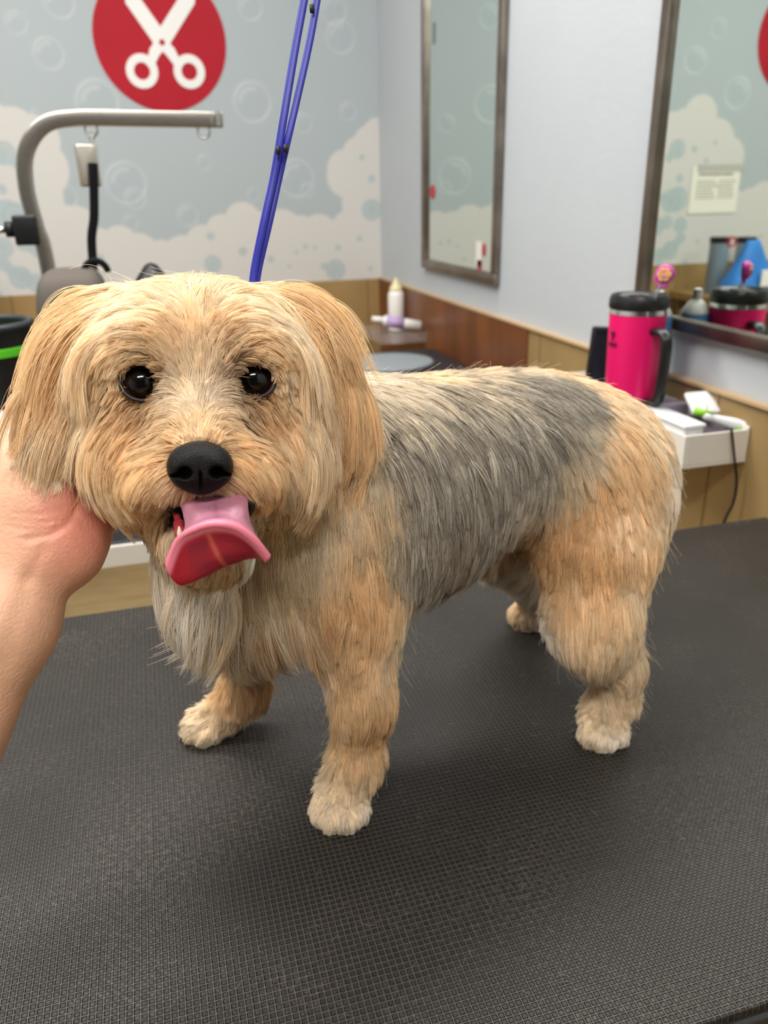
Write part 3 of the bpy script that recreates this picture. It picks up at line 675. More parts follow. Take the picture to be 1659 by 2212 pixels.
# jars and blue bag near the left back, reflected in the near mirror
Yq = 2.60
zt_ = .90
t3 = table('wooden side table under the blue bag, seen only in the near mirror', -1.30, -.40, 2.40, 2.88, zt_, .03, mat('table_tan', '9A7B4E', .5))
bb0 = mirY(1612, 575, Yq); 
bbg = empty('shopping_bag', (bb0[0], Yq, zt_), 'bright blue bag with a white stripe reflected in the near mirror', 'bag')
M_bag = mat('bag_blue', '2F7CC8', .6, noise=.2, nscale=14)
def taper_bag(cx, cy_, z0, z1, rx, ry, top):
    V = []; F = []; n = 32; k = 14
    for i in range(k + 1):
        t = i / k; s = (1 - t) + top * t; 
        for j in range(n):
            a = 2 * math.pi * j / n; w_ = 1 + .06 * math.sin(5 * a + 3 * t) * t
            V.append((cx + rx * s * w_ * math.copysign(abs(math.cos(a)) ** .6, math.cos(a)), cy_ + ry * s * w_ * math.copysign(abs(math.sin(a)) ** .6, math.sin(a)), z0 + (z1 - z0) * t))
    for i in range(k):
        for j in range(n): F.append((i * n + j, i * n + (j + 1) % n, (i + 1) * n + (j + 1) % n, (i + 1) * n + j))
    F.append(list(range(n))[::-1]); F.append([k * n + j for j in range(n)]); return V, F
zt2 = mirY(1590, 520, Yq)[2]; MB().add(*taper_bag(bb0[0] - .03, Yq, zt_, zt2, .12, .07, .18)).build('bag_body', M_bag, bbg, True)
MB().box((bb0[0] - .12, Yq - .072, zt_ + .04), (bb0[0] - .03, Yq - .064, zt_ + .10), .002).build('white_stripe', M_dwhite, bbg)
rd = mirY(1588, 522, Yq - .01); ring_(rd, .016, .004, 'red_clip', M_red, bbg)
for px_, lab in ((1556, 'left'), (1612, 'right')):
    jb = mirY(px_, 570, 2.72 if px_ < 1600 else 2.80); jt = mirY(px_, 512, jb[1])
    j_ = empty('jar', (jb[0], jb[1], zt_), 'clear jar with a dark lid %s of the blue bag in the near mirror' % lab, 'jar', 'jars by the blue bag')
    MB().lathe([(0, zt_), (.034, zt_), (.036, zt_ + .01), (.036, jt[2] - .02), (0, jt[2] - .02)], c=(jb[0], jb[1], 0)).build('jar_body', mat('jar_glass', '8FA0AA', .2, trans=.3), j_, sharp=40)
    MB().lathe([(0, jt[2] - .0195), (.038, jt[2] - .0195), (.038, jt[2]), (0, jt[2])], c=(jb[0], jb[1], 0)).build('jar_lid', M_black, j_, sharp=40)
# ------------------------------------------------------------------ grooming table with ribbed rubber top
def rubber():
    m = bpy.data.materials.new('ribbed_rubber'); m.use_nodes = True; nt = m.node_tree; b = nt.nodes['Principled BSDF']; N = nt.nodes.new; K = nt.links.new
    tc = N('ShaderNodeTexCoord'); sp = N('ShaderNodeSeparateXYZ'); K(tc.outputs['Object'], sp.inputs[0])
    def rib(axis, pitch, w):
        p = N('ShaderNodeMath'); p.operation = 'PINGPONG'; p.inputs[1].default_value = pitch / 2; K(sp.outputs[axis], p.inputs[0])
        r = N('ShaderNodeMapRange'); r.interpolation_type = 'SMOOTHSTEP'; r.inputs[1].default_value = w * .25; r.inputs[2].default_value = w; r.inputs[3].default_value = 1; r.inputs[4].default_value = 0; K(p.outputs[0], r.inputs[0]); return r.outputs[0]
    PX = .0042
    mx = N('ShaderNodeMath'); mx.operation = 'MAXIMUM'; K(rib(0, PX, .0010), mx.inputs[0]); K(rib(1, PX, .0010), mx.inputs[1])
    bp = N('ShaderNodeBump'); bp.inputs['Strength'].default_value = 1; bp.inputs['Distance'].default_value = .0018; K(mx.outputs[0], bp.inputs['Height'])
    n0 = N('ShaderNodeTexNoise'); n0.inputs['Scale'].default_value = 900; K(tc.outputs['Object'], n0.inputs['Vector'])
    bp2 = N('ShaderNodeBump'); bp2.inputs['Strength'].default_value = .35; bp2.inputs['Distance'].default_value = .0005; K(n0.outputs[0], bp2.inputs['Height']); K(bp.outputs[0], bp2.inputs['Normal']); K(bp2.outputs[0], b.inputs['Normal'])
    n1 = N('ShaderNodeTexNoise'); n1.inputs['Scale'].default_value = 7; n1.inputs['Detail'].default_value = 6; K(tc.outputs['Object'], n1.inputs['Vector'])
    r1 = N('ShaderNodeMapRange'); r1.inputs[1].default_value = .42; r1.inputs[2].default_value = .75; K(n1.outputs[0], r1.inputs[0])
    n2 = N('ShaderNodeTexNoise'); n2.inputs['Scale'].default_value = 260; n2.inputs['Detail'].default_value = 4; K(tc.outputs['Object'], n2.inputs['Vector'])
    r2 = N('ShaderNodeMapRange'); r2.inputs[1].default_value = .45; r2.inputs[2].default_value = .8; K(n2.outputs[0], r2.inputs[0])
    dm = N('ShaderNodeMath'); dm.operation = 'MULTIPLY'; K(r1.outputs[0], dm.inputs[0]); K(r2.outputs[0], dm.inputs[1])
    ad = N('ShaderNodeMath'); ad.operation = 'MULTIPLY_ADD'; K(mx.outputs[0], ad.inputs[0]); ad.inputs[1].default_value = .38; K(dm.outputs[0], ad.inputs[2])
    c = N('ShaderNodeMix'); c.data_type = 'RGBA'; K(ad.outputs[0], c.inputs[0]); c.inputs[6].default_value = (*lin('1A1817'), 1); c.inputs[7].default_value = (*lin('625B52'), 1); K(c.outputs[2], b.inputs['Base Color'])
    b.inputs['Roughness'].default_value = .48; b.inputs['Specular IOR Level'].default_value = .45
    return m
M_rub = rubber(); M_edge = mat('rubber_edge', '2A2826', .35)
TX0, TX1, TY0, TY1 = -.46, .806, .250, .862
gt_ = empty('grooming_table', (.17, .55, 0), 'black ribbed rubber grooming table in the foreground that the dog stands on', 'table')
MB().box((TX0, TY0, TZ - .006), (TX1, TY1, TZ), .001).build('rubber_top', M_rub, gt_)
MB().box((TX0 - .004, TY0 - .004, TZ - .032), (TX1 + .004, TY1 + .004, TZ - .0062), .003).build('table_edge', M_edge, gt_, sharp=40)
for x in (-.40, .74):
    for y in (.30, .80): MB().tube([(x, y, 0), (x, y, TZ - .0325)], .016).build('leg', M_steel, gt_, True)
# loose hair clippings on the rubber
rng0 = np.random.default_rng(9)
def clip_hairs(n, cen=None, sd=None, ln=(.002, .008)):
    if cen is None: P = np.stack([rng0.uniform(TX0 + .01, TX1 - .01, n), rng0.uniform(TY0 + .01, TY1 - .01, n)], -1)
    else: P = np.array(cen)[None] + rng0.normal(size=(n, 2)) * np.array(sd)
    P = np.clip(P, (TX0 + .01, TY0 + .01), (TX1 - .01, TY1 - .01))
    a = rng0.uniform(0, 2 * math.pi, n); L = rng0.uniform(*ln, n); cu = rng0.normal(size=n) * 1.2; out = np.empty((n, 5, 3)); p = np.concatenate([P, np.full((n, 1), TZ + .0003)], 1)
    for k in range(5):
        out[:, k] = p; aa = a + cu * k / 4; p = p + np.stack([np.cos(aa), np.sin(aa), np.full(n, 0)], -1) * (L / 4)[:, None]
        p[:, 2] = TZ + .0003 + .0006 * rng0.random(n)
    return out
# ------------------------------------------------------------------ the groomer's hand holding the head
# bones in view-aligned metres: px, py of the photo at a chosen distance
hp_ = lambda x, y, d: at_d(x, y, d + (.026 if d < .465 else .010))
hand = [
 ('c', .02, hp_(-150, 1700, .42), hp_(5, 1345, .425), .030, .0265),
 ('c', .02, hp_(5, 1345, .425), hp_(62, 1215, .43), .0265, .0235),
 ('c', .02, hp_(-30, 1350, .44), hp_(20, 1210, .44), .0225, .020),
 ('e', .02, hp_(80, 1105, .434), (.026, .018, .040), None),
 ('e', .014, hp_(62, 1078, .424), (.0235, .016, .027), None),        # thenar
 ('c', .014, hp_(150, 1190, .436), hp_(190, 1120, .450), .0185, .0165),  # hypothenar
 ('c', .02, hp_(60, 1190, .436), hp_(120, 1170, .438), .019, .020),
 # thumb: up along the outside of the ear
 ('c', .010, hp_(45, 1020, .430), hp_(30, 960, .455), .0150, .0115), ('c', .008, hp_(30, 960, .455), hp_(55, 880, .475), .0110, .0095), ('c', .006, hp_(55, 880, .475), hp_(90, 830, .485), .0095, .0080),
 # four fingers behind the cheek
 ('c', .010, hp_(105, 1040, .455), hp_(150, 950, .490), .0115, .0100), ('c', .006, hp_(150, 950, .490), hp_(215, 880, .505), .0098, .0088), ('c', .005, hp_(215, 880, .505), hp_(270, 850, .507), .0086, .0074),
 ('c', .010, hp_(135, 1060, .460), hp_(200, 975, .497), .0118, .0103), ('c', .006, hp_(200, 975, .497), hp_(275, 915, .512), .0100, .0090), ('c', .005, hp_(275, 915, .512), hp_(335, 890, .512), .0088, .0076),
 ('c', .010, hp_(165, 1085, .462), hp_(240, 1015, .500), .0115, .0100), ('c', .006, hp_(240, 1015, .500), hp_(315, 965, .513), .0098, .0088), ('c', .005, hp_(315, 965, .513), hp_(370, 945, .512), .0086, .0074),
 ('c', .010, hp_(190, 1112, .460), hp_(258, 1062, .492), .0102, .0090), ('c', .006, hp_(258, 1062, .492), hp_(318, 1025, .503), .0088, .0078), ('c', .005, hp_(318, 1025, .503), hp_(360, 1008, .503), .0076, .0066),
]
VB = np.stack([RGT, UPV, -FWD], -1)
hand = [tuple(list(h[:4]) + [VB]) if h[0] == 'e' and h[4] is None else h for h in hand]
hand = [(h[0], h[1], h[2], (.0255, .034, .018), VB) if (h[0] == 'e' and abs(h[1] - .02) < 1e-6) else ((h[0], h[1], h[2], (.0240, .0235, .016), VB) if h[0] == 'e' else h) for h in hand]
creases = [([(165, 1000, .41), (168, 1060, .405), (160, 1110, .40), (120, 1150, .405), (60, 1165, .41)], .0012, .0016), ([(20, 1122, .40), (70, 1130, .40), (130, 1124, .40)], .0005, .0010), ([(15, 1135, .40), (70, 1145, .40), (125, 1140, .40)], .0006, .001),
           ([(25, 1108, .40), (80, 1112, .40), (135, 1100, .40)], .0004, .001), ([(60, 1250, .40), (80, 1215, .40), (95, 1185, .40)], .0007, .003), ([(10, 1430, .4), (35, 1340, .40), (62, 1255, .40)], .0007, .005)]
cpts = [(np.array(spline([((x - W / 2) / FPX, (y - H / 2) / FPX, 0) for x, y, d in c[0]], 8))[:, :2], c[1], c[2]) for c in creases]
cpts = [(c, dp, w / .41) for c, dp, w in cpts]
def f_hand(P):
    d = sdf_eval(hand, P); q = P - CAMP.astype(np.float32); z = q @ FWD.astype(np.float32); xy = np.stack([q @ RGT.astype(np.float32), -(q @ UPV.astype(np.float32))], -1) / z[..., None]
    near_ = np.abs(d) < .006
    if near_.any():
        xs = xy[near_]; add = np.zeros(len(xs))
        for c, dp, w in cpts:
            m = np.full(len(xs), 9.)
            for a, b in zip(c[:-1], c[1:]):
                ab = b - a; t = np.clip(((xs - a) @ ab) / (ab @ ab), 0, 1); m = np.minimum(m, np.hypot(*(xs - a - t[:, None] * ab).T))
            add += dp * np.exp(-(m / w) ** 2)
        add = np.where(z[near_] < .470, add, 0); d[near_] += add.astype(np.float32)
    return d
hc3 = np.array([h[2] for h in hand] + [h[3] for h in hand if h[0] == 'c'])
gh = Grid(f_hand, hc3.min(0) - .03, hc3.max(0) + .03, .0016); HV, HF = gh.mesh()
for _ in range(2): HV = HV - gh.grad(HV) * gh(HV)[:, None] * .7
q = HV - CAMP; z_ = q @ FWD; hx_ = q @ RGT / z_ * FPX + W / 2; hy_ = -(q @ UPV) / z_ * FPX + H / 2
base = np.broadcast_to(lin((226, 178, 144)), HV.shape).copy(); red = lin((222, 142, 122)); pal = lin((234, 192, 160)); 
g2 = lambda P0, s: np.exp(-((HV - P0) ** 2).sum(1) / (2 * s * s))
base = mixc(base, red, .75 * g2(hp_(110, 1050, .41), .014) + .75 * g2(hp_(150, 1160, .42), .016) + .5 * g2(hp_(210, 1130, .44), .02) + .3 * vnoise(HV, 60, 2))
base = mixc(base, pal, .6 * g2(hp_(30, 1050, .41), .014) + .35 * g2(hp_(20, 1300, .41), .03))
base = base * (.94 + .08 * vnoise(HV, 300, 5))[:, None]
M_hand = mat('human_skin', 'FFFFFF', .45, attr='col', spec=.4, sss=.2, bump=.25, bscale=500, ssr=(1, .35, .2))
ho = fast_mesh('person', HV, HF, M_hand, base); tag(ho, 'bare forearm and hand of a person cupping the dog cheek from the left', 'person')
# ------------------------------------------------------------------ the dog
DO = np.array([.20, .55, TZ]); DU = np.array([-.979, -.203, 0]); DU /= np.linalg.norm(DU); DV = np.array([-DU[1], DU[0], 0]); 
DV = np.array([.203, -.979, 0]); DV /= np.linalg.norm(DV); DZ = np.array([0, 0, 1.])
def D(u, v, z): return DO + DU * u + DV * v + DZ * z
HD = .455; HC = at_d(430, 860, HD); HY = -ray(430, 860); HY /= np.linalg.norm(HY)
HX = RGT - HY * RGT.dot(HY); HX /= np.linalg.norm(HX); HZ = np.cross(HX, HY) * 1.0
if HZ[2] < 0: HZ = -HZ
def Hh(x, y, z): return HC + (HX * x + HY * y + HZ * z) * .001
HM = np.stack([HX, HY, HZ], -1); DM = np.stack([DU, DV, DZ], -1)
def rotm(M, ax, deg):
    a = math.radians(deg); c, s = math.cos(a), math.sin(a)
    R3 = {'x': [[1, 0, 0], [0, c, -s], [0, s, c]], 'y': [[c, 0, s], [0, 1, 0], [-s, 0, c]], 'z': [[c, -s, 0], [s, c, 0], [0, 0, 1]]}[ax]
    return M @ np.array(R3)
mm = .001
body = [
    ('e', .03, D(.035, 0, .240), (.135, .072, .073), DM),
    ('e', .03, D(-.075, 0, .243), (.095, .064, .062), DM),
    ('e', .03, D(.050, .004, .197), (.085, .058, .044), DM),
    ('e', .03, D(-.153, 0, .217), (.066, .065, .061), DM),
    ('e', .03, D(.125, -.005, .205), (.065, .064, .075), DM),
    ('e', .03, D(.165, -.01, .185), (.042, .050, .052), DM),
    ('c', .04, D(.10, 0, .255), Hh(5, -25, -18), .062, .050),
    ('e', .025, at_d(412, 1225, .482), (.016, .024, .026), DM),
    ('e', .025, at_d(425, 1290, .495), (.015, .024, .024), DM),
    # near shoulder and foreleg
    ('e', .025, D(.105, .052, .205), (.045, .030, .070), DM),
    ('c', .02, D(.105, .058, .175), D(.103, .065, .105), .027, .0172),
    ('c', .015, D(.103, .065, .105), D(.106, .056, .045), .0172, .0142),
    ('c', .012, D(.106, .056, .045), D(.115, .052, .018), .0160, .0165),
    # far shoulder and foreleg
    ('e', .025, D(.115, -.052, .205), (.045, .030, .070), DM),
    ('c', .02, D(.120, -.056, .165), D(.140, -.068, .095), .028, .018),
    ('c', .015, D(.140, -.068, .095), D(.148, -.080, .040), .018, .0155),
    ('c', .012, D(.148, -.080, .040), D(.166, -.085, .017), .0160, .0155),
    # near hind leg
    ('e', .03, D(-.130, .050, .190), (.058, .034, .062), rotm(DM, 'y', 10)),
    ('c', .025, D(-.110, .062, .165), D(-.092, .078, .115), .042, .030),
    ('c', .02, D(-.096, .080, .120), D(-.127, .080, .068), .029, .0165),
    ('c', .015, D(-.127, .080, .068), D(-.128, .078, .030), .0160, .0140),
    ('c', .012, D(-.128, .078, .030), D(-.120, .076, .016), .016, .0155),
    # far hind leg
    ('e', .03, D(-.135, -.050, .190), (.055, .034, .060), rotm(DM, 'y', 10)),
    ('c', .025, D(-.130, -.062, .165), D(-.128, -.083, .115), .038, .027),
    ('c', .02, D(-.128, -.083, .115), D(-.172, -.100, .065), .027, .019),
    ('c', .015, D(-.172, -.100, .065), D(-.192, -.106, .022), .017, .0145),
]
def paw(c, dv, w=1.0):
    dv = np.array([dv[0], dv[1], 0.]); dv /= np.linalg.norm(dv); sd = np.array([-dv[1], dv[0], 0]); M_ = np.stack([dv, sd, DZ], -1)
    out = [('e', .008, c + DZ * .0125, (.0185, .0175 * w, .0125), M_)]
    for a, l, r in ((-1.5, .0105, .0072), (-.5, .0165, .0078), (.5, .0168, .0078), (1.5, .0110, .0072)):
        q = c + dv * l + sd * a * .0092 * w; out.append(('e', .003, q + DZ * .0085, (.0098, r * .92, .0085), M_))
    return out
body += paw(D(.119, .052, 0), (-.25, -1), 1.0) + paw(D(.176, -.091, 0), (-1, -.35), .95) + paw(D(-.117, .078, 0), (-.35, -1), .92) + paw(D(-.186, -.109, 0), (-.9, -.5), .9)
head = [
    ('e', .02, Hh(3, -5, 18), (.063, .052, .048), HM),
    ('e', .02, Hh(-33, 6, -30), (.029, .036, .036), HM),
    ('e', .02, Hh(41, 4, -28), (.029, .036, .038), HM),
    ('e', .02, Hh(-27, 30, 20), (.024, .018, .016), HM),
    ('e', .02, Hh(27, 30, 20), (.024, .018, .016), HM),
    ('c', .02, Hh(0, 30, -12), Hh(1, 70, -30), .027, .0165),
    ('e', .012, Hh(-19, 56, -40), (.019, .022, .014), rotm(HM, 'y', -14)),
    ('e', .012, Hh(21, 56, -38), (.019, .022, .014), rotm(HM, 'y', 14)),
    ('c', .015, Hh(0, 8, -62), Hh(2, 42, -76), .028, .0225),
    ('e-', .006, Hh(2, 54, -58), (.0175, .034, .0085), HM),     # the open mouth
    ('e-', .006, Hh(-29, 47, 6), (.0120, .014, .0105), HM),
    ('e-', .006, Hh(29, 47, 8), (.0120, .014, .0105), HM),
]
earL = [('e', .01, Hh(-68, -4, 4), (.019, .013, .052), rotm(HM, 'y', 22)), ('c', .02, Hh(-36, -6, 40), Hh(-52, -6, 32), .018, .018)]
earR = [('e', .01, Hh(74, -6, 9), (.020, .013, .052), rotm(HM, 'y', -22)), ('c', .02, Hh(40, -6, 42), Hh(54, -6, 34), .018, .018)]
def f_head(P): return sdf_eval(head, P)
def f_all(P):
    a = smin(sdf_eval(body, P), f_head(P), .03); e = np.minimum(sdf_eval(earL, P), sdf_eval(earR, P))
    d = smin(a, e, .006)
    return np.maximum(d, TZ + .0015 - P[..., 2])
allc = np.array([p[2] for p in body + head + earL + earR])
lo = allc.min(0) - .085; hi = allc.max(0) + .09; lo[2] = TZ - .006
G = Grid(f_all, lo, hi, .0030)
MV, MF = G.mesh()
MV = MV - G.grad(MV) * G(MV)[:, None] * .8

# ---- combing guides: where (pixel of the photo, carried onto the coat), which way, length mm, two colours
CR = (245, 230, 205); GO = (236, 201, 152); DG = (211, 168, 118); WH = (250, 246, 238); TG = (206, 190, 166); GY = (134, 127, 118); SV = (214, 205, 188); BR = (140, 106, 78); LG = (244, 220, 180); DK = (86, 68, 54)
AH = [  # head
 (430, 935, 0, -1, 6, TG, GO), (395, 925, -.7, -.6, 8, GO, LG), (468, 925, .7, -.6, 8, GO, LG), (430, 890, 0, -1, 9, CR, TG), (430, 840, 0, -1, 12, CR, CR), (395, 870, -.75, -.3, 14, CR, CR), (468, 870, .8, -.2, 14, CR, CR),
 (360, 905, -.9, .35, 16, CR, LG), (505, 900, .9, .35, 16, CR, LG), (410, 790, -.15, -1, 12, LG, CR), (455, 790, .15, -1, 12, LG, CR),
 (345, 800, -.3, -.8, 7, BR, GO), (500, 795, .3, -.8, 7, BR, GO), (340, 885, -.6, .8, 8, DG, GO), (510, 875, .6, .8, 8, DG, GO), (345, 850, -.2, .9, 5, DK, BR), (352, 828, -.1, -.9, 5, DK, BR), (503, 850, .2, .9, 5, DK, BR), (497, 826, .1, -.9, 5, DK, BR), (330, 870, -.5, .8, 6, BR, DG), (518, 864, .5, .8, 6, BR, DG), (325, 772, -.5, -.6, 7, DK, GO), (512, 760, .4, -.8, 7, DK, GO),
 (370, 735, -.5, -.7, 9, GO, DG), (485, 725, .5, -.7, 9, GO, DG), (320, 745, -.9, -.2, 10, GO, LG), (540, 730, .9, -.2, 10, GO, LG), (270, 775, -.85, .5, 12, LG, GO), (590, 765, .85, .5, 12, LG, GO),
 (430, 720, -.05, -1, 12, LG, GO), (430, 650, -.1, -.8, 16, LG, CR), (380, 670, -.8, -.35, 20, CR, LG), (480, 665, .8, -.35, 20, CR, LG), (320, 690, -.95, .15, 24, CR, CR), (540, 690, .95, .15, 24, CR, CR),
 (400, 610, -.9, -.1, 24, CR, LG), (460, 610, .9, -.1, 24, CR, LG), (330, 625, -.95, .2, 28, CR, CR), (540, 620, .95, .2, 28, CR, LG), (250, 650, -.85, .5, 34, CR, LG), (610, 650, .8, .6, 34, CR, LG),
 (220, 720, -.6, .8, 40, LG, CR), (640, 720, .55, .85, 42, CR, LG), (240, 800, -.5, .85, 32, LG, CR), (640, 820, .4, .92, 42, CR, LG), (210, 870, -.5, .87, 34, LG, CR), (680, 900, .3, .95, 40, LG, CR), (700, 980, .0, 1, 34, CR, LG),
 (260, 860, -.6, .8, 20, LG, GO), (280, 905, -.65, .75, 18, GO, DG), (330, 930, -.85, .5, 18, LG, GO), (590, 890, .6, .8, 20, DG, GO), (540, 915, .85, .5, 18, LG, GO), (620, 950, .4, .9, 26, LG, CR),
 (240, 960, -.35, .95, 26, LG, GO), (200, 1010, -.2, 1, 26, CR, LG), (230, 1080, -.1, 1, 24, LG, CR), (290, 1100, -.25, 1, 20, LG, GO),
 (350, 980, -.95, .25, 10, GO, DG), (320, 1020, -.85, .5, 16, GO, LG), (290, 1050, -.5, .85, 18, GO, LG), (350, 1060, -.55, .8, 13, GO, LG), (385, 1070, -.25, 1, 8, LG, TG), (430, 1078, 0, 1, 6, TG, GO), (480, 1070, .2, 1, 8, TG, LG),
 (520, 970, .95, .2, 12, GO, DG), (550, 1010, .85, .5, 18, LG, GO), (540, 1055, .55, .8, 18, LG, GO), (590, 1040, .6, .8, 20, LG, GO), (620, 1080, .3, .95, 20, LG, TG), (660, 1050, .1, 1, 26, CR, LG),
 (330, 1140, -.4, .9, 14, DG, TG), (350, 1190, -.2, 1, 14, GO, TG), (590, 1130, .4, .9, 14, TG, GO), (600, 1200, .2, 1, 18, TG, WH), (470, 1250, 0, 1, 14, GO, TG), (300, 1170, -.3, 1, 18, CR, WH)]
AEL = [(215, 600, -.85, .5, 44, LG, GO), (150, 625, -.75, .65, 50, GO, LG), (190, 680, -.6, .8, 50, LG, GO), (110, 690, -.45, .9, 52, GO, LG), (150, 770, -.4, .9, 50, GO, LG), (75, 780, -.15, 1, 48, GO, TG), (120, 850, -.4, .9, 44, GO, LG),
       (70, 870, -.25, 1, 38, LG, GO), (170, 870, -.5, .85, 40, CR, LG), (100, 940, -.55, .8, 32, CR, WH), (200, 930, -.45, .9, 36, LG, CR)]
AER = [(640, 610, .85, .45, 42, LG, GO), (700, 640, .6, .8, 48, GO, LG), (740, 700, .4, .9, 50, GO, LG), (700, 740, .3, .95, 50, LG, GO), (780, 780, .1, 1, 46, GO, LG), (740, 830, .1, 1, 44, GO, DG), (790, 860, -.1, 1, 32, LG, GO), (740, 900, -.1, 1, 28, GO, LG)]
AB = [  # body, near side
 (830, 840, .8, .5, 24, CR, SV), (900, 815, .95, .25, 22, CR, LG), (1000, 792, 1, .1, 22, CR, LG), (1120, 785, 1, .1, 22, LG, CR), (1230, 805, .95, .3, 22, LG, CR), (1330, 860, .8, .55, 22, CR, LG), (1420, 940, .5, .85, 24, LG, CR), (1455, 1030, .1, 1, 24, CR, WH),
 (850, 900, .65, .7, 32, GY, CR), (930, 860, .85, .5, 32, GY, CR), (1030, 840, .9, .4, 30, GY, CR), (1130, 835, .9, .4, 28, GY, SV), (1220, 860, .8, .5, 28, SV, GY),
 (870, 980, .5, .85, 34, GY, SV), (960, 930, .65, .7, 34, GY, SV), (1060, 910, .7, .65, 34, GY, SV), (1160, 920, .65, .7, 32, GY, SV), (1250, 930, .55, .75, 28, SV, TG),
 (880, 1080, .3, .95, 34, GY, SV), (960, 1030, .4, .9, 34, GY, SV), (1060, 1010, .4, .9, 34, GY, SV), (1160, 1010, .35, .9, 30, GY, SV), (900, 1180, .15, 1, 32, GY, SV), (980, 1140, .15, 1, 32, GY, TG), (1080, 1100, .1, 1, 30, GY, SV), (1150, 1090, .0, 1, 28, TG, SV),
 (920, 1250, .15, 1, 30, GY, SV), (1000, 1220, .1, 1, 30, GY, TG), (1080, 1180, .05, 1, 28, GY, TG), (900, 1310, .1, 1, 26, TG, GY), (1040, 1245, .1, 1, 26, GY, LG),
 (1230, 1000, .3, .95, 28, LG, SV), (1320, 960, .6, .8, 28, LG, GO), (1390, 1020, .35, .95, 28, GO, LG), (1300, 1040, .2, 1, 30, GO, DG), (1440, 1090, -.1, 1, 24, CR, LG), (1220, 1100, .05, 1, 30, GO, DG), (1350, 1100, .0, 1, 28, GO, CR),
 (1200, 1180, -.05, 1, 30, GO, DG), (1300, 1180, -.1, 1, 28, DG, GO), (1400, 1170, -.2, 1, 26, LG, GO), (1230, 1280, .05, 1, 28, LG, GO), (1320, 1290, 0, 1, 26, GO, LG), (1370, 1270, -.1, 1, 22, LG, CR),
 (1240, 1370, .4, .9, 26, CR, LG), (1320, 1390, .2, 1, 24, LG, CR), (1370, 1400, .25, 1, 22, LG, CR), (1300, 1460, .4, .9, 24, CR, LG), (1350, 1480, .1, 1, 18, LG, CR), (1310, 1530, -.3, .95, 13, CR, LG), (1360, 1560, .1, 1, 11, CR, CR), (1280, 1580, -.5, .8, 10, CR, CR), (1330, 1595, 0, 1, 10, CR, WH),
 # neck, shoulder, chest
 (790, 960, .3, .95, 34, GY, CR), (760, 1010, .25, .95, 36, LG, SV), (720, 1080, .2, 1, 36, LG, SV), (800, 1060, .3, .95, 34, LG, GO), (830, 1120, .2, 1, 34, GY, LG), (760, 1170, .1, 1, 34, GO, LG), (680, 1160, .1, 1, 34, SV, LG), (640, 1220, .0, 1, 36, LG, TG), (720, 1270, .05, 1, 34, GO, DG), (810, 1260, .15, 1, 32, GO, DG),
 (850, 1290, .15, 1, 28, GO, LG), (700, 1360, .1, 1, 30, GO, LG), (780, 1350, .05, 1, 28, GO, LG), (850, 1370, .1, 1, 26, LG, CR),
 (420, 1290, -.25, .95, 36, WH, WH), (370, 1280, -.4, .9, 34, WH, CR), (480, 1310, -.05, 1, 38, WH, LG), (540, 1300, .0, 1, 38, LG, WH), (600, 1300, .05, 1, 36, LG, WH), (560, 1360, .0, 1, 34, LG, CR), (640, 1380, .05, 1, 30, GO, WH), (430, 1370, -.1, 1, 32, WH, CR), (500, 1380, 0, 1, 32, LG, WH), (320, 1200, -.3, .95, 28, WH, CR),
 # near foreleg
 (760, 1450, .0, 1, 22, LG, GO), (830, 1450, .05, 1, 22, GO, LG), (750, 1530, -.05, 1, 20, LG, GO), (820, 1540, .05, 1, 18, GO, DG), (770, 1620, .0, 1, 16, GO, LG), (830, 1620, .05, 1, 15, GO, LG), (750, 1680, -.25, 1, 13, CR, LG), (800, 1700, .05, 1, 12, LG, CR), (710, 1730, -.35, .9, 10, CR, CR), (760, 1750, -.05, 1, 10, CR, CR), (815, 1750, .15, 1, 10, CR, WH),
 # far foreleg
 (530, 1450, .05, 1, 20, LG, DG), (500, 1490, .0, 1, 18, GO, LG), (570, 1480, .2, 1, 18, GO, LG), (480, 1540, -.5, .7, 13, CR, LG), (540, 1550, .15, 1, 14, LG, CR), (430, 1560, -.85, .4, 10, CR, CR), (450, 1585, -.6, .7, 9, CR, CR), (510, 1580, -.1, 1, 10, CR, LG),
 # far hind leg
 (1130, 1250, -.1, 1, 24, CR, WH), (1160, 1300, -.1, 1, 20, CR, WH), (1130, 1310, -.5, .8, 11, CR, LG), (1160, 1340, -.2, 1, 11, CR, CR), (1190, 1340, 0, 1, 12, CR, WH)]
def march(prims_f, px, py):
    d = ray(px, py); d = d / np.linalg.norm(d); t = .2; best = (9, t)
    for _ in range(160):
        p = (CAMP + d * t).astype(np.float32)[None]
        s = float(prims_f(p)[0])
        if s < best[0]: best = (s, t)
        if s < .0004: break
        t += max(s * .8, .0006)
        if t > 1.1: break
    return CAMP + d * best[1]
def anchors(lst, f):
    out = []
    if f is f_body:     # the long ruff of the chest
        lst = [(a[0], a[1], a[2], a[3], a[4] * (1.3 if a[0] < 620 and 1180 <= a[1] <= 1400 else 1), *a[5:]) for a in lst]
    for px, py, dx, dy, ln, ca, cb in lst:
        p = march(f, px, py); P3 = p[None].astype(np.float32); e = .002
        n = np.array([(f(P3 + np.eye(3, dtype=np.float32)[i] * e) - f(P3 - np.eye(3, dtype=np.float32)[i] * e))[0] for i in range(3)], float); n /= np.linalg.norm(n) + 1e-9
        s = RGT * dx - UPV * dy; s /= np.linalg.norm(s); t = s - n * s.dot(n); t /= np.linalg.norm(t) + 1e-9
        out.append(np.concatenate([p, t, [ln * mm], lin(ca), lin(cb), n]))
    return np.array(out)
f_body = lambda P: sdf_eval(body, P)
aH, aL, aR, aB = anchors(AH, f_head), anchors(AEL, lambda P: sdf_eval(earL, P)), anchors(AER, lambda P: sdf_eval(earR, P)), anchors(AB, f_body)
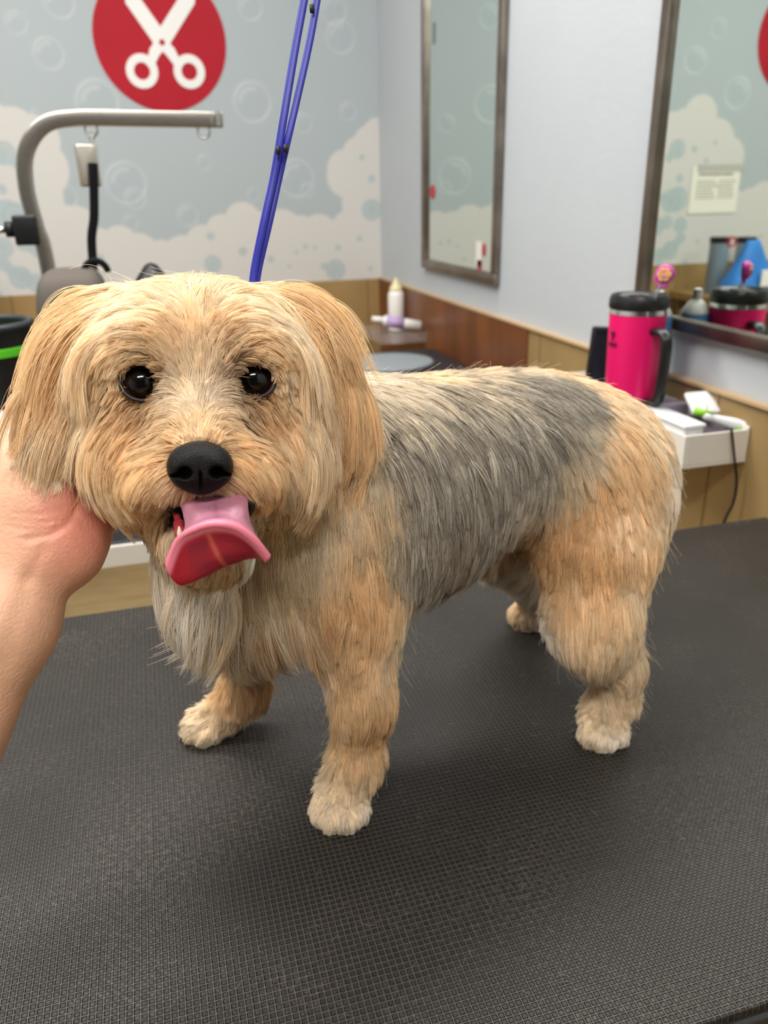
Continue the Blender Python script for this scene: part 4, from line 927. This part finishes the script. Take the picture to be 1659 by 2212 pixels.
# the far side of the coat mirrors the near side about the dog's midline
mv = aB.copy(); near = (mv[:, :3] - DO) @ DV > .015; mv = mv[near]
for c0 in (0, 3, 13):
    vec = mv[:, c0:c0 + 3]; base = DO if c0 == 0 else 0; k = (vec - base) @ DV; mv[:, c0:c0 + 3] = vec - 2 * k[:, None] * DV
u_ = (mv[:, :3] - DO) @ DU; z_ = mv[:, 2] - TZ
aB = np.concatenate([aB, mv[z_ > .13]])
def back_anchor(p, t, ln, ca, cb, n): return np.concatenate([p, t, [ln * mm], lin(ca), lin(cb), n])
aH = np.concatenate([aH, [back_anchor(Hh(x, -45, z), -HZ * .8 + HX * (.4 * np.sign(x)), 36, LG, CR, -HY) for x in (-40, 40) for z in (40, 0, -40)]])
aL = np.concatenate([aL, [back_anchor(Hh(-84, -18, z), -HZ, 40, GO, LG, -HY) for z in (40, 0, -30)]])
aR = np.concatenate([aR, [back_anchor(Hh(82, -20, z), -HZ, 40, GO, LG, -HY) for z in (40, 0, -30)]])

SIG = (.0115, .0085, .0115, .0115)
def field(P, N, reg):
    T = np.zeros((len(P), 3)); L = np.zeros(len(P)); CA = np.zeros((len(P), 3)); CB = CA.copy()
    for r, A in enumerate((aB, aH, aL, aR)):
        ix = np.where(reg == r)[0]
        for s in range(0, len(ix), 20000):
            q = ix[s:s + 20000]
            d2 = ((P[q][:, None] - A[None, :, :3]) ** 2).sum(-1); nn = N[q] @ A[:, 13:16].T
            w = np.exp(-d2 / (2 * SIG[r] ** 2)) + 1e-4 * np.exp(-np.sqrt(d2) / .02) ; w = w * np.exp(1.3 * (nn - 1)) + 1e-12
            w /= w.sum(1, keepdims=True)
            T[q] = w @ A[:, 3:6]; L[q] = w @ A[:, 6]; CA[q] = w @ A[:, 7:10]; CB[q] = w @ A[:, 10:13]
    return T, L, CA, CB
def region(P):
    P = P.astype(np.float32); hd = sdf_eval(head, P); hl = (P - HC) @ HM * 1000
    ds = np.stack([sdf_eval(body, P), hd, sdf_eval(earL, P) - .001, sdf_eval(earR, P) - .001], -1)
    return ds.argmin(-1)
EYES = [(Hh(-28, 38, 8), .0100), (Hh(28.5, 38, 9.5), .0100)]
NOSEC = Hh(-.5, 84, -31.5)
def bald(P):   # 0..1: no fur
    h = (P - HC) @ HM * 1000; b = np.zeros(len(P))
    for c, r in EYES:
        q = (P - c) @ HM * 1000; e = np.hypot(q[:, 0] / 11.0, q[:, 2] / 9.4); b = np.maximum(b, ((e < 1) & (q[:, 1] > -12)))
    q = (P - NOSEC) @ HM * 1000; b = np.maximum(b, (np.hypot(q[:, 0] / 14, q[:, 2] / 11) < 1) & (q[:, 1] > -22))
    q = (P - Hh(2, 54, -58)) @ HM * 1000; b = np.maximum(b, (np.abs(q[:, 0]) < 20) & (np.abs(q[:, 2]) < 9) & (q[:, 1] > -34) & (q[:, 1] < 26))
    return b
vn = G.grad(MV); vreg = region(MV); _, _, vca, vcb = field(MV, vn, vreg)
vcol = (vca + vcb) * .5 * .85
bb = bald(MV); vcol[bb > .5] = lin((58, 38, 30))
M_skin = mat('dog_undercoat', 'C0A080', .9, attr='col', spec=.1)
dog = fast_mesh('dog', MV, MF, M_skin, vcol)
tag(dog, 'small golden and grey long-haired terrier standing on the black table, tongue out', 'dog')
def dpart(o, label=None):
    o.parent = dog
    if label: o['label'] = label
    return o

# ---- fur
def sample_surface(V, F, dens_fn, n, rng):
    A, B_, C_, D_ = (V[F[:, i]] for i in range(4)); ar = .5 * np.linalg.norm(np.cross(C_ - A, D_ - B_), axis=1)
    cen = (A + C_) / 2; w = ar * dens_fn(cen); w /= w.sum(); f = rng.choice(len(F), n, p=w)
    s, t = rng.random((2, n, 1)); return (A[f] * (1 - s) + B_[f] * s) * (1 - t) + (D_[f] * (1 - s) + C_[f] * s) * t
def make_strands(P, rng, nseg=7, clump=.68, nclump=11000, wild=.08, lift=.16, lenscale=1.0, droop=.10, reg=None, fld=None):
    N = G.grad(P, .004); P = P - N * (G(P)[:, None] + .0006)
    reg = region(P) if reg is None else reg
    T, L, CA, CB = field(P, N, reg)
    from mathutils.kdtree import KDTree
    ci = rng.choice(len(P), min(nclump, len(P) // 3), replace=False); kd = KDTree(len(ci))
    for j, i in enumerate(ci): kd.insert(P[i], j)
    kd.balance(); near = np.array([kd.find(q)[1] for q in P])
    lkL = rng.uniform(.72, 1.3, len(ci))[near]; lkF = rng.uniform(.5, 1.7, len(ci))[near]; lkD = (rng.normal(size=(len(ci), 3)) * .13)[near]; low = (reg == 0) & (P[:, 2] < TZ + .16); lkD[low] *= .6
    L = L * lenscale * rng.uniform(.8, 1.08, len(P)) * lkL * np.where(low & (P[:, 2] > TZ + .035), 1.25, 1)
    for c, r in EYES:      # short hair round the eyes
        q = (P - c) @ HM * 1000; e = np.hypot(q[:, 0] / 11.0, q[:, 2] / 9.4); L = np.where((reg == 1) & (e < 2.2) & (q[:, 1] > -14), np.minimum(L, (.0025 + .010 * np.clip(e - 1, 0, 9) ** 1.0)), L)
    T = T - N * (T * N).sum(1, keepdims=True); T /= np.linalg.norm(T, axis=1, keepdims=True) + 1e-9
    # lock-scale and hair-scale deviation
    nz = np.stack([vnoise(P, 110, 11 + i) for i in range(3)], -1) - .5; nz2 = np.stack([vnoise(P, 45, 31 + i) for i in range(3)], -1) - .5
    dv = nz * .34 + nz2 * .30 + lkD + rng.normal(size=P.shape) * wild
    hz_ = P[:, 2] - TZ; lf = lift * lkF * rng.uniform(.7, 1.3, len(P)) * np.where((reg == 0) & (hz_ < .19) & (hz_ > .03), 1.6, 1)
    pts = np.empty((len(P), nseg + 1, 3)); pts[:, 0] = P; p = P.copy(); st = (L / nseg)[:, None]; n = N
    d = T + dv + N * lf[:, None]; d /= np.linalg.norm(d, axis=1, keepdims=True)
    for k in range(nseg):
        p = p + d * st
        s = G(p); n = G.grad(p, .004)
        want = .0009 + .0022 * lf / .16 * (k + 1) / nseg
        p = p + n * np.clip(want - s, 0, .004)[:, None]
        pts[:, k + 1] = p
        d = d + np.array([0, 0, -droop]) - n * (np.clip((d * n).sum(1, keepdims=True), 0, 1) * .35)
        d /= np.linalg.norm(d, axis=1, keepdims=True)
    # gather hairs into locks
    cp = pts[ci[near]]
    t = np.linspace(0, 1, nseg + 1)[None, :, None]
    amt = clump * np.where(low & (P[:, 2] > TZ + .035), .6, 1)[:, None, None] * rng.uniform(.3, 1.2, (len(P), 1, 1)) * (np.linalg.norm(cp[:, 0] - P, axis=1) < .008)[:, None, None]
    pts = pts + (cp - pts) * np.clip(amt * t ** 1.3, 0, .95)
    pts[..., 2] = np.maximum(pts[..., 2], TZ + .0006)
    close = np.where((np.linalg.norm(pts[:, 0] - at_d(110, 1080, .46), axis=1) < .13))[0]; q = pts[close].reshape(-1, 3)      # hair resting on the hand
    for _ in range(2):
        hs_ = gh(q); q = q + gh.grad(q) * np.clip(.0012 - hs_, 0, .004)[:, None]
    pts[close, 1:] = q.reshape(len(close), -1, 3)[:, 1:]
    bad = close[(gh(q).reshape(len(close), -1)[:, 1:].min(1) < -.0015)]; pts[bad, 1:] = pts[bad, :1] - N[bad][:, None] * .001
    cr = rng.random(len(ci))[near]; ch = rng.random(len(P))
    mixf = np.clip((cr * .35 + ch * .75 - .05 - .5) * 2.2 + .5, 0, 1)[:, None]
    colr = CA * (1 - mixf) + CB * mixf
    colr = colr * (.72 + .26 * rng.random(len(ci))[near] + .36 * rng.random(len(P)))[:, None]
    return pts, colr, L
def curves_obj(name, pts, colr, rad, m):
    n, k = pts.shape[:2]
    cu = bpy.data.hair_curves.new(name); cu.add_curves([k] * n)
    cu.attributes['position'].data.foreach_set('vector', pts.astype(np.float32).ravel()) if 'position' in cu.attributes else None
    ra = cu.attributes.get('radius') or cu.attributes.new('radius', 'FLOAT', 'POINT'); ra.data.foreach_set('value', rad.astype(np.float32).ravel())
    ca = cu.attributes.new('hcol', 'FLOAT_COLOR', 'CURVE'); c4 = np.ones((n, 4), np.float32); c4[:, :3] = colr; ca.data.foreach_set('color', c4.ravel())
    cu.materials.append(m)
    o = bpy.data.objects.new(name, cu); col.objects.link(o); return o
def hair_mat():
    m = bpy.data.materials.new('fur'); m.use_nodes = True; nt = m.node_tree; nt.nodes.clear()
    out = nt.nodes.new('ShaderNodeOutputMaterial'); a = nt.nodes.new('ShaderNodeAttribute'); a.attribute_name = 'hcol'
    b = nt.nodes.new('ShaderNodeBsdfPrincipled'); nt.links.new(a.outputs['Color'], b.inputs['Base Color'])
    b.inputs['Roughness'].default_value = .5; b.inputs['Specular IOR Level'].default_value = .35
    tr = nt.nodes.new('ShaderNodeBsdfTranslucent'); nt.links.new(a.outputs['Color'], tr.inputs[0])
    mx = nt.nodes.new('ShaderNodeMixShader'); mx.inputs[0].default_value = .3
    nt.links.new(b.outputs[0], mx.inputs[1]); nt.links.new(tr.outputs[0], mx.inputs[2]); nt.links.new(mx.outputs[0], out.inputs[0])
    return m
M_fur = hair_mat()
rng = np.random.default_rng(4)
NB = 290000
def dens(c):
    r = region(c); h = (c - DO) @ DM; side = (c - CAMP); n = G.grad(c); facing = -(n * side).sum(1) / np.linalg.norm(side, axis=1)
    w = np.where(facing > -.3, 1.0, .3); w *= np.where(r == 0, .62, 1.35); w *= np.where(h[:, 2] < .11, 1.35, 1) * (1 - bald(c)); return w
P0 = sample_surface(MV, MF, dens, NB, rng)
P0 = P0[(bald(P0) < .5) & (gh(P0) > .002)]
pts, fc, L = make_strands(P0, rng)
tt = np.linspace(0, 1, pts.shape[1])[None]; rr = (.00017 + .00005 * rng.random((len(pts), 1))) * (1 - .75 * tt ** 1.5)
reg0 = region(P0)
fur_b = dpart(curves_obj('coat', pts[reg0 == 0], fc[reg0 == 0], rr[reg0 == 0], M_fur), 'golden and silver-grey coat')
fur_h = dpart(curves_obj('head_fur', pts[reg0 == 1], fc[reg0 == 1], rr[reg0 == 1], M_fur), 'cream and golden face fur')
for k, nm in ((2, 'ear_fur'), (3, 'ear_fur')):
    dpart(curves_obj(nm, pts[reg0 == k], fc[reg0 == k], rr[reg0 == k], M_fur), 'long golden ear hair')
# flyaway hairs
Pf = sample_surface(MV, MF, dens, 1800, rng); Pf = Pf[bald(Pf) < .5]
fp, ff, _ = make_strands(Pf, rng, clump=0, wild=.35, lift=.35, lenscale=.85, nclump=10)
dpart(curves_obj('flyaway_hair', fp, ff, np.full(fp.shape[:2], .00006), M_fur))

# ---- eyes
M_eye = mat('eye', '120805', .08, spec=.8, coat=1.0); 
def ball(c, r, Mx, m, name, n=32, sc=(1, 1, 1)):
    mb = MB(); pr = [(r * math.sin(math.pi * i / 20), -r * math.cos(math.pi * i / 20)) for i in range(21)]
    pr[0] = (0, -r); pr[-1] = (0, r)
    o = mb.lathe(pr, n=n, M=Mx).build(name, m, None, True); return o
def eye_col(V, c):
    q = (V - c); d = q / (np.linalg.norm(q, axis=1, keepdims=True) + 1e-9); a = np.degrees(np.arccos(np.clip(d @ GZ_, -1, 1)))
    k = np.zeros((len(V), 3)); k[:] = lin((16, 9, 7)); k[a < 60] = lin((38, 18, 9)); k[a < 42] = lin((3, 2, 2)); k[a > 80] = lin((50, 36, 30)); return k
M_eye = mat('eyeball', 'FFFFFF', .06, attr='col', spec=.5)
for (c, r), gx_ in zip(EYES, (-.10, .10)):
    GZ_ = HY + HX * gx_ + HZ * .02; GZ_ /= np.linalg.norm(GZ_)
    th = np.linspace(0, math.pi, 41); ph = np.linspace(0, 2 * math.pi, 49)[:-1]
    e1 = np.cross(GZ_, HZ); e1 /= np.linalg.norm(e1); e2 = np.cross(GZ_, e1)
    VV = np.array([c + r * (GZ_ * math.cos(t) * (1.06 if t < .6 else 1) + (e1 * math.cos(p) + e2 * math.sin(p)) * math.sin(t)) for t in th for p in ph])
    FF = np.array([(i * 48 + j, i * 48 + (j + 1) % 48, (i + 1) * 48 + (j + 1) % 48, (i + 1) * 48 + j) for i in range(40) for j in range(48)])
    dpart(fast_mesh('eye', VV, FF, M_eye, eye_col(VV, c)))
    # dark rims of the lids
    sgn = -1 if gx_ < 0 else 1; ring = []
    for k in range(40):
        a = 2 * math.pi * k / 40; xx_ = 10.6 * math.cos(a); zz = 9.0 * math.sin(a) if math.sin(a) > 0 else 9.3 * math.sin(a)
        inner = max(0, -sgn * math.cos(a)) ** 4
        xx_ += -sgn * inner * 3.0; zz += -2.5 * inner
        yy = math.sqrt(max(0, 11.4 ** 2 - xx_ ** 2 * .92 - zz ** 2 * .9)) if xx_ ** 2 * .92 + zz ** 2 * .9 < 129 else 0
        ring.append(c + (HX * xx_ + HY * min(yy, 7) + HZ * zz) * mm)
    M_lid = bpy.data.materials.get('eyelid') or mat('eyelid', '2A1A16', .45, spec=.5)
    dpart(MB().tube(ring, [.0012 + .0009 * max(0, -sgn * math.cos(2 * math.pi * k / 40)) for k in range(40)], closed=True).build('eyelid', M_lid, None, True), 'dark brown eye rim')

# ---- nose
nose = [('e', .002, NOSEC + HZ * .0008, (.0134, .0100, .0108), HM), ('e', .006, NOSEC - HZ * .0060 + HY * .0005, (.0085, .0088, .0082), HM),
        ('e', .006, NOSEC - HZ * .0015 - HX * .0075 + HY * .001, (.0072, .0085, .0080), HM), ('e', .006, NOSEC - HZ * .0015 + HX * .0075 + HY * .001, (.0072, .0085, .0080), HM),
        ('e-', .0022, NOSEC - HX * .0070 + HY * .0090 - HZ * .0028, (.0031, .0065, .0027), HM), ('e-', .0022, NOSEC + HX * .0074 + HY * .0090 - HZ * .0028, (.0031, .0065, .0027), HM),
        ('e-', .0015, NOSEC - HX * .0120 + HY * .0065 - HZ * .0042, (.0045, .0050, .0009), rotm(HM, 'y', -15)), ('e-', .0015, NOSEC + HX * .0124 + HY * .0065 - HZ * .0042, (.0045, .0050, .0009), rotm(HM, 'y', 15)),
        ('e-', .0012, NOSEC + HY * .0095 - HZ * .0090, (.0005, .0030, .0080), HM)]
gn = Grid(lambda P: sdf_eval(nose, P), NOSEC - .02, NOSEC + .02, .0006); NV, NF = gn.mesh()
M_nose = mat('nose_leather', '0A0808', .34, noise=.3, nscale=700, bump=.5, bscale=1600, spec=.18)
dpart(fast_mesh('nose', NV, NF, M_nose), 'black nose')
# ---- tongue
TCEN = 430
def tp_(px, py, dep): return at_d(px, py, dep)
rows = [  # inner end -> over the broad tip -> back underneath
 [(400, 1062, .405), (412, 1060, .402), (440, 1058, .402), (465, 1058, .402), (492, 1056, .402), (515, 1056, .402), (528, 1058, .405)],
 [(392, 1085, .392), (410, 1084, .388), (438, 1082, .387), (465, 1081, .387), (495, 1080, .387), (518, 1079, .388), (532, 1080, .392)],
 [(400, 1112, .384), (415, 1108, .379), (440, 1104, .377), (467, 1103, .377), (497, 1102, .377), (520, 1105, .379), (533, 1108, .384)],
 [(402, 1146, .378), (420, 1134, .373), (443, 1126, .370), (470, 1123, .369), (500, 1125, .370), (524, 1132, .374), (543, 1148, .380)],
 [(372, 1192, .372), (393, 1158, .366), (428, 1136, .362), (468, 1126, .360), (508, 1133, .362), (545, 1160, .367), (574, 1193, .373)],
 [(362, 1218, .370), (385, 1166, .363), (424, 1141, .358), (467, 1131, .356), (511, 1139, .358), (551, 1168, .364), (581, 1203, .371)],
 [(366, 1238, .371), (392, 1172, .364), (428, 1149, .360), (467, 1140, .358), (508, 1147, .360), (546, 1175, .366), (577, 1211, .373)],
 [(376, 1254, .374), (398, 1205, .369), (432, 1180, .366), (467, 1168, .364), (506, 1168, .365), (540, 1182, .369), (572, 1208, .376)],
 [(388, 1260, .378), (410, 1245, .375), (440, 1222, .372), (472, 1205, .370), (505, 1198, .371), (537, 1196, .374), (566, 1203, .379)],
 [(396, 1256, .382), (422, 1248, .380), (455, 1234, .379), (480, 1222, .379), (508, 1212, .379), (535, 1202, .380), (560, 1199, .384)],
 [(410, 1215, .392), (425, 1212, .392), (450, 1205, .392), (478, 1198, .392), (500, 1190, .392), (520, 1182, .392), (540, 1175, .392)],
]
def surf_grid(rows, nu, nv):
    A = np.array([[tp_(*q) for q in r] for r in rows]); 
    A = np.array([spline(list(r), nu) for r in A]); A = np.array([spline(list(A[:, j]), nv) for j in range(A.shape[1])]).transpose(1, 0, 2); return A
TG_ = surf_grid(rows, 10, 8); a_, b_ = TG_.shape[:2]
sI = np.arange(a_)[:, None] / 8. + np.zeros(b_)[None]; tI = np.zeros(a_)[:, None] + np.linspace(-1, 1, b_)[None]
mauve, pinkr, redu, deep, fren = lin((178, 118, 136)), lin((236, 128, 150)), lin((172, 26, 52)), lin((132, 34, 58)), lin((206, 92, 84))
Pg = TG_.reshape(-1, 3); nzt = vnoise(Pg, 600, 3).reshape(a_, b_); nzt2 = vnoise(Pg, 200, 4).reshape(a_, b_)
tc_ = mixc(np.broadcast_to(mauve * 1.0, TG_.shape), lin((150, 92, 112)), np.exp(-(tI / .08) ** 2) * .6 + (nzt < .2) * .35)
tc_ = mixc(tc_, pinkr, (sI - 3.3) / .7); tc_ = mixc(tc_, redu, (sI - 5.9) / .5); tc_ = mixc(tc_, deep, np.clip(nzt2 * .9 * (sI > 6.5) * (np.abs(tI) < .6), 0, 1)); 
tc_ = mixc(tc_, fren, np.exp(-((tI - (-.02 + (sI - 7.5) * .10)) / .05) ** 2) * ((sI > 6.2) & (sI < 9)))
TGn = TG_ + HY * ((nzt - .5) * .0006 * (sI < 4))[..., None]
ff_ = np.array([(i * b_ + j, i * b_ + j + 1, (i + 1) * b_ + j + 1, (i + 1) * b_ + j) for i in range(a_ - 1) for j in range(b_ - 1)])
M_tong = mat('tongue', 'FFFFFF', .38, attr='col', spec=.5, sss=.25, bump=.15, bscale=900, ssr=(1, .25, .2))
to = fast_mesh('tongue', TGn.reshape(-1, 3), ff_, M_tong, tc_.reshape(-1, 3)); dpart(to, 'pink curled tongue')
sol = to.modifiers.new('thickness', 'SOLIDIFY'); sol.thickness = .0012; sol.offset = -1
# gum and lower tooth at the left mouth corner, dark lips
M_gum = mat('gum_red', '9E3038', .35); M_tooth = mat('tooth', 'E6DCC4', .3); M_lip = mat('lip_black', '151012', .35)
dpart(MB().tube(spline([tp_(380, 1110, .398), tp_(386, 1130, .392), tp_(390, 1150, .388), tp_(398, 1160, .388)], 6), [.0016] * 6 + [.0028] * 6 + [.0032] * 7, n=12).build('gum', M_gum, None, True))
dpart(MB().lathe([(0, -.004), (.0016, -.003), (.0013, .001), (.0003, .004), (0, .0042)], c=tp_(389, 1154, .384), n=14).build('tooth', M_tooth, None, True))
dpart(MB().tube(spline([tp_(366, 1094, .402), tp_(378, 1100, .399), tp_(384, 1116, .398), tp_(383, 1135, .398)], 6), [.002] * 19, n=10).build('lip', M_lip, None, True))
dpart(MB().tube(spline([tp_(530, 1074, .400), tp_(542, 1080, .398), tp_(541, 1096, .398), tp_(536, 1108, .400)], 6), [.0022] * 19, n=10).build('lip', M_lip, None, True))
dpart(MB().tube([Hh(2, 20, -58), Hh(2, 40, -58)], [.012, .015], n=16, flat=.5, up=(0, 0, 1)).build('mouth_lining', mat('mouth_dark', '3A1218', .5), None, True))
# loose hairs on the table
cl = np.concatenate([clip_hairs(900), clip_hairs(600, (.1, .40), (.25, .08)), clip_hairs(500, at_z(95, 1385, TZ)[:2], (.018, .007), (.003, .012)), clip_hairs(350, at_z(170, 1400, TZ)[:2], (.05, .02)),
                     clip_hairs(200, at_z(60, 1330, TZ)[:2], (.01, .01)), clip_hairs(60, at_z(1580, 1125, TZ)[:2], (.02, .004), (.004, .01))])
gr = rng0.random(len(cl))[:, None]; cc_ = lin((165, 158, 146)) * (1 - gr) + lin((80, 75, 68)) * gr
hc_ = curves_obj('hair_clippings', cl, cc_, np.full(cl.shape[:2], .00008), M_fur); tag(hc_, 'loose pale hair clippings scattered over the black rubber table', 'hair clippings', kind='stuff')

fl = np.concatenate([clip_hairs(160, at_z(x, y, .001)[:2], (sx, sy), (.01, .04)) for x, y, sx, sy in ((300, 1290, .03, .015), (255, 1312, .04, .02), (195, 1300, .05, .03))])
fl[..., 2] = .002 + .006 * rng0.random(fl.shape[:2])
fo = curves_obj('floor_clippings', fl, np.broadcast_to(lin((225, 218, 208)), (len(fl), 3)), np.full(fl.shape[:2], .0005), M_fur); tag(fo, 'tufts of white dog hair lying on the tan floor behind the table', 'hair clippings', kind='stuff')

# ---- blue lead behind the head
M_lead = mat('lead_blue', '2A2FA0', .4, spec=.5, noise=.15, nscale=80); M_knot = mat('lead_black_stitch', '101018', .6)
ld_ = empty('grooming_lead', at_d(548, 588, .50), 'royal blue doubled grooming lead rising from behind the dog head', 'lead')
def leadband(P, w, nm):
    pts = spline([at_d(*q) for q in P], 6); MB().tube(pts, w, n=12, flat=.42, up=RGT).build(nm, M_lead, ld_, True)
leadband([(545, 640, .515), (549, 585, .513), (570, 480, .508), (592, 380, .505), (612, 260, .500), (637, 110, .497), (657, 0, .495), (690, -180, .49)], .0025, 'lead_band')
leadband([(552, 640, .517), (558, 585, .515), (582, 480, .510), (606, 370, .507), (622, 300, .502), (645, 200, .500), (668, 95, .498), (685, 0, .496), (712, -180, .49)], .0023, 'lead_band')
for q in ((601, 324, .498), (618, 320, .499), (674, 18, .493)):
    dk = at_d(*q); MB().tube([dk - UPV * .0024, dk + UPV * .0018], [.0014, .0017], n=8).build('stitch_knot', M_knot, ld_, True)
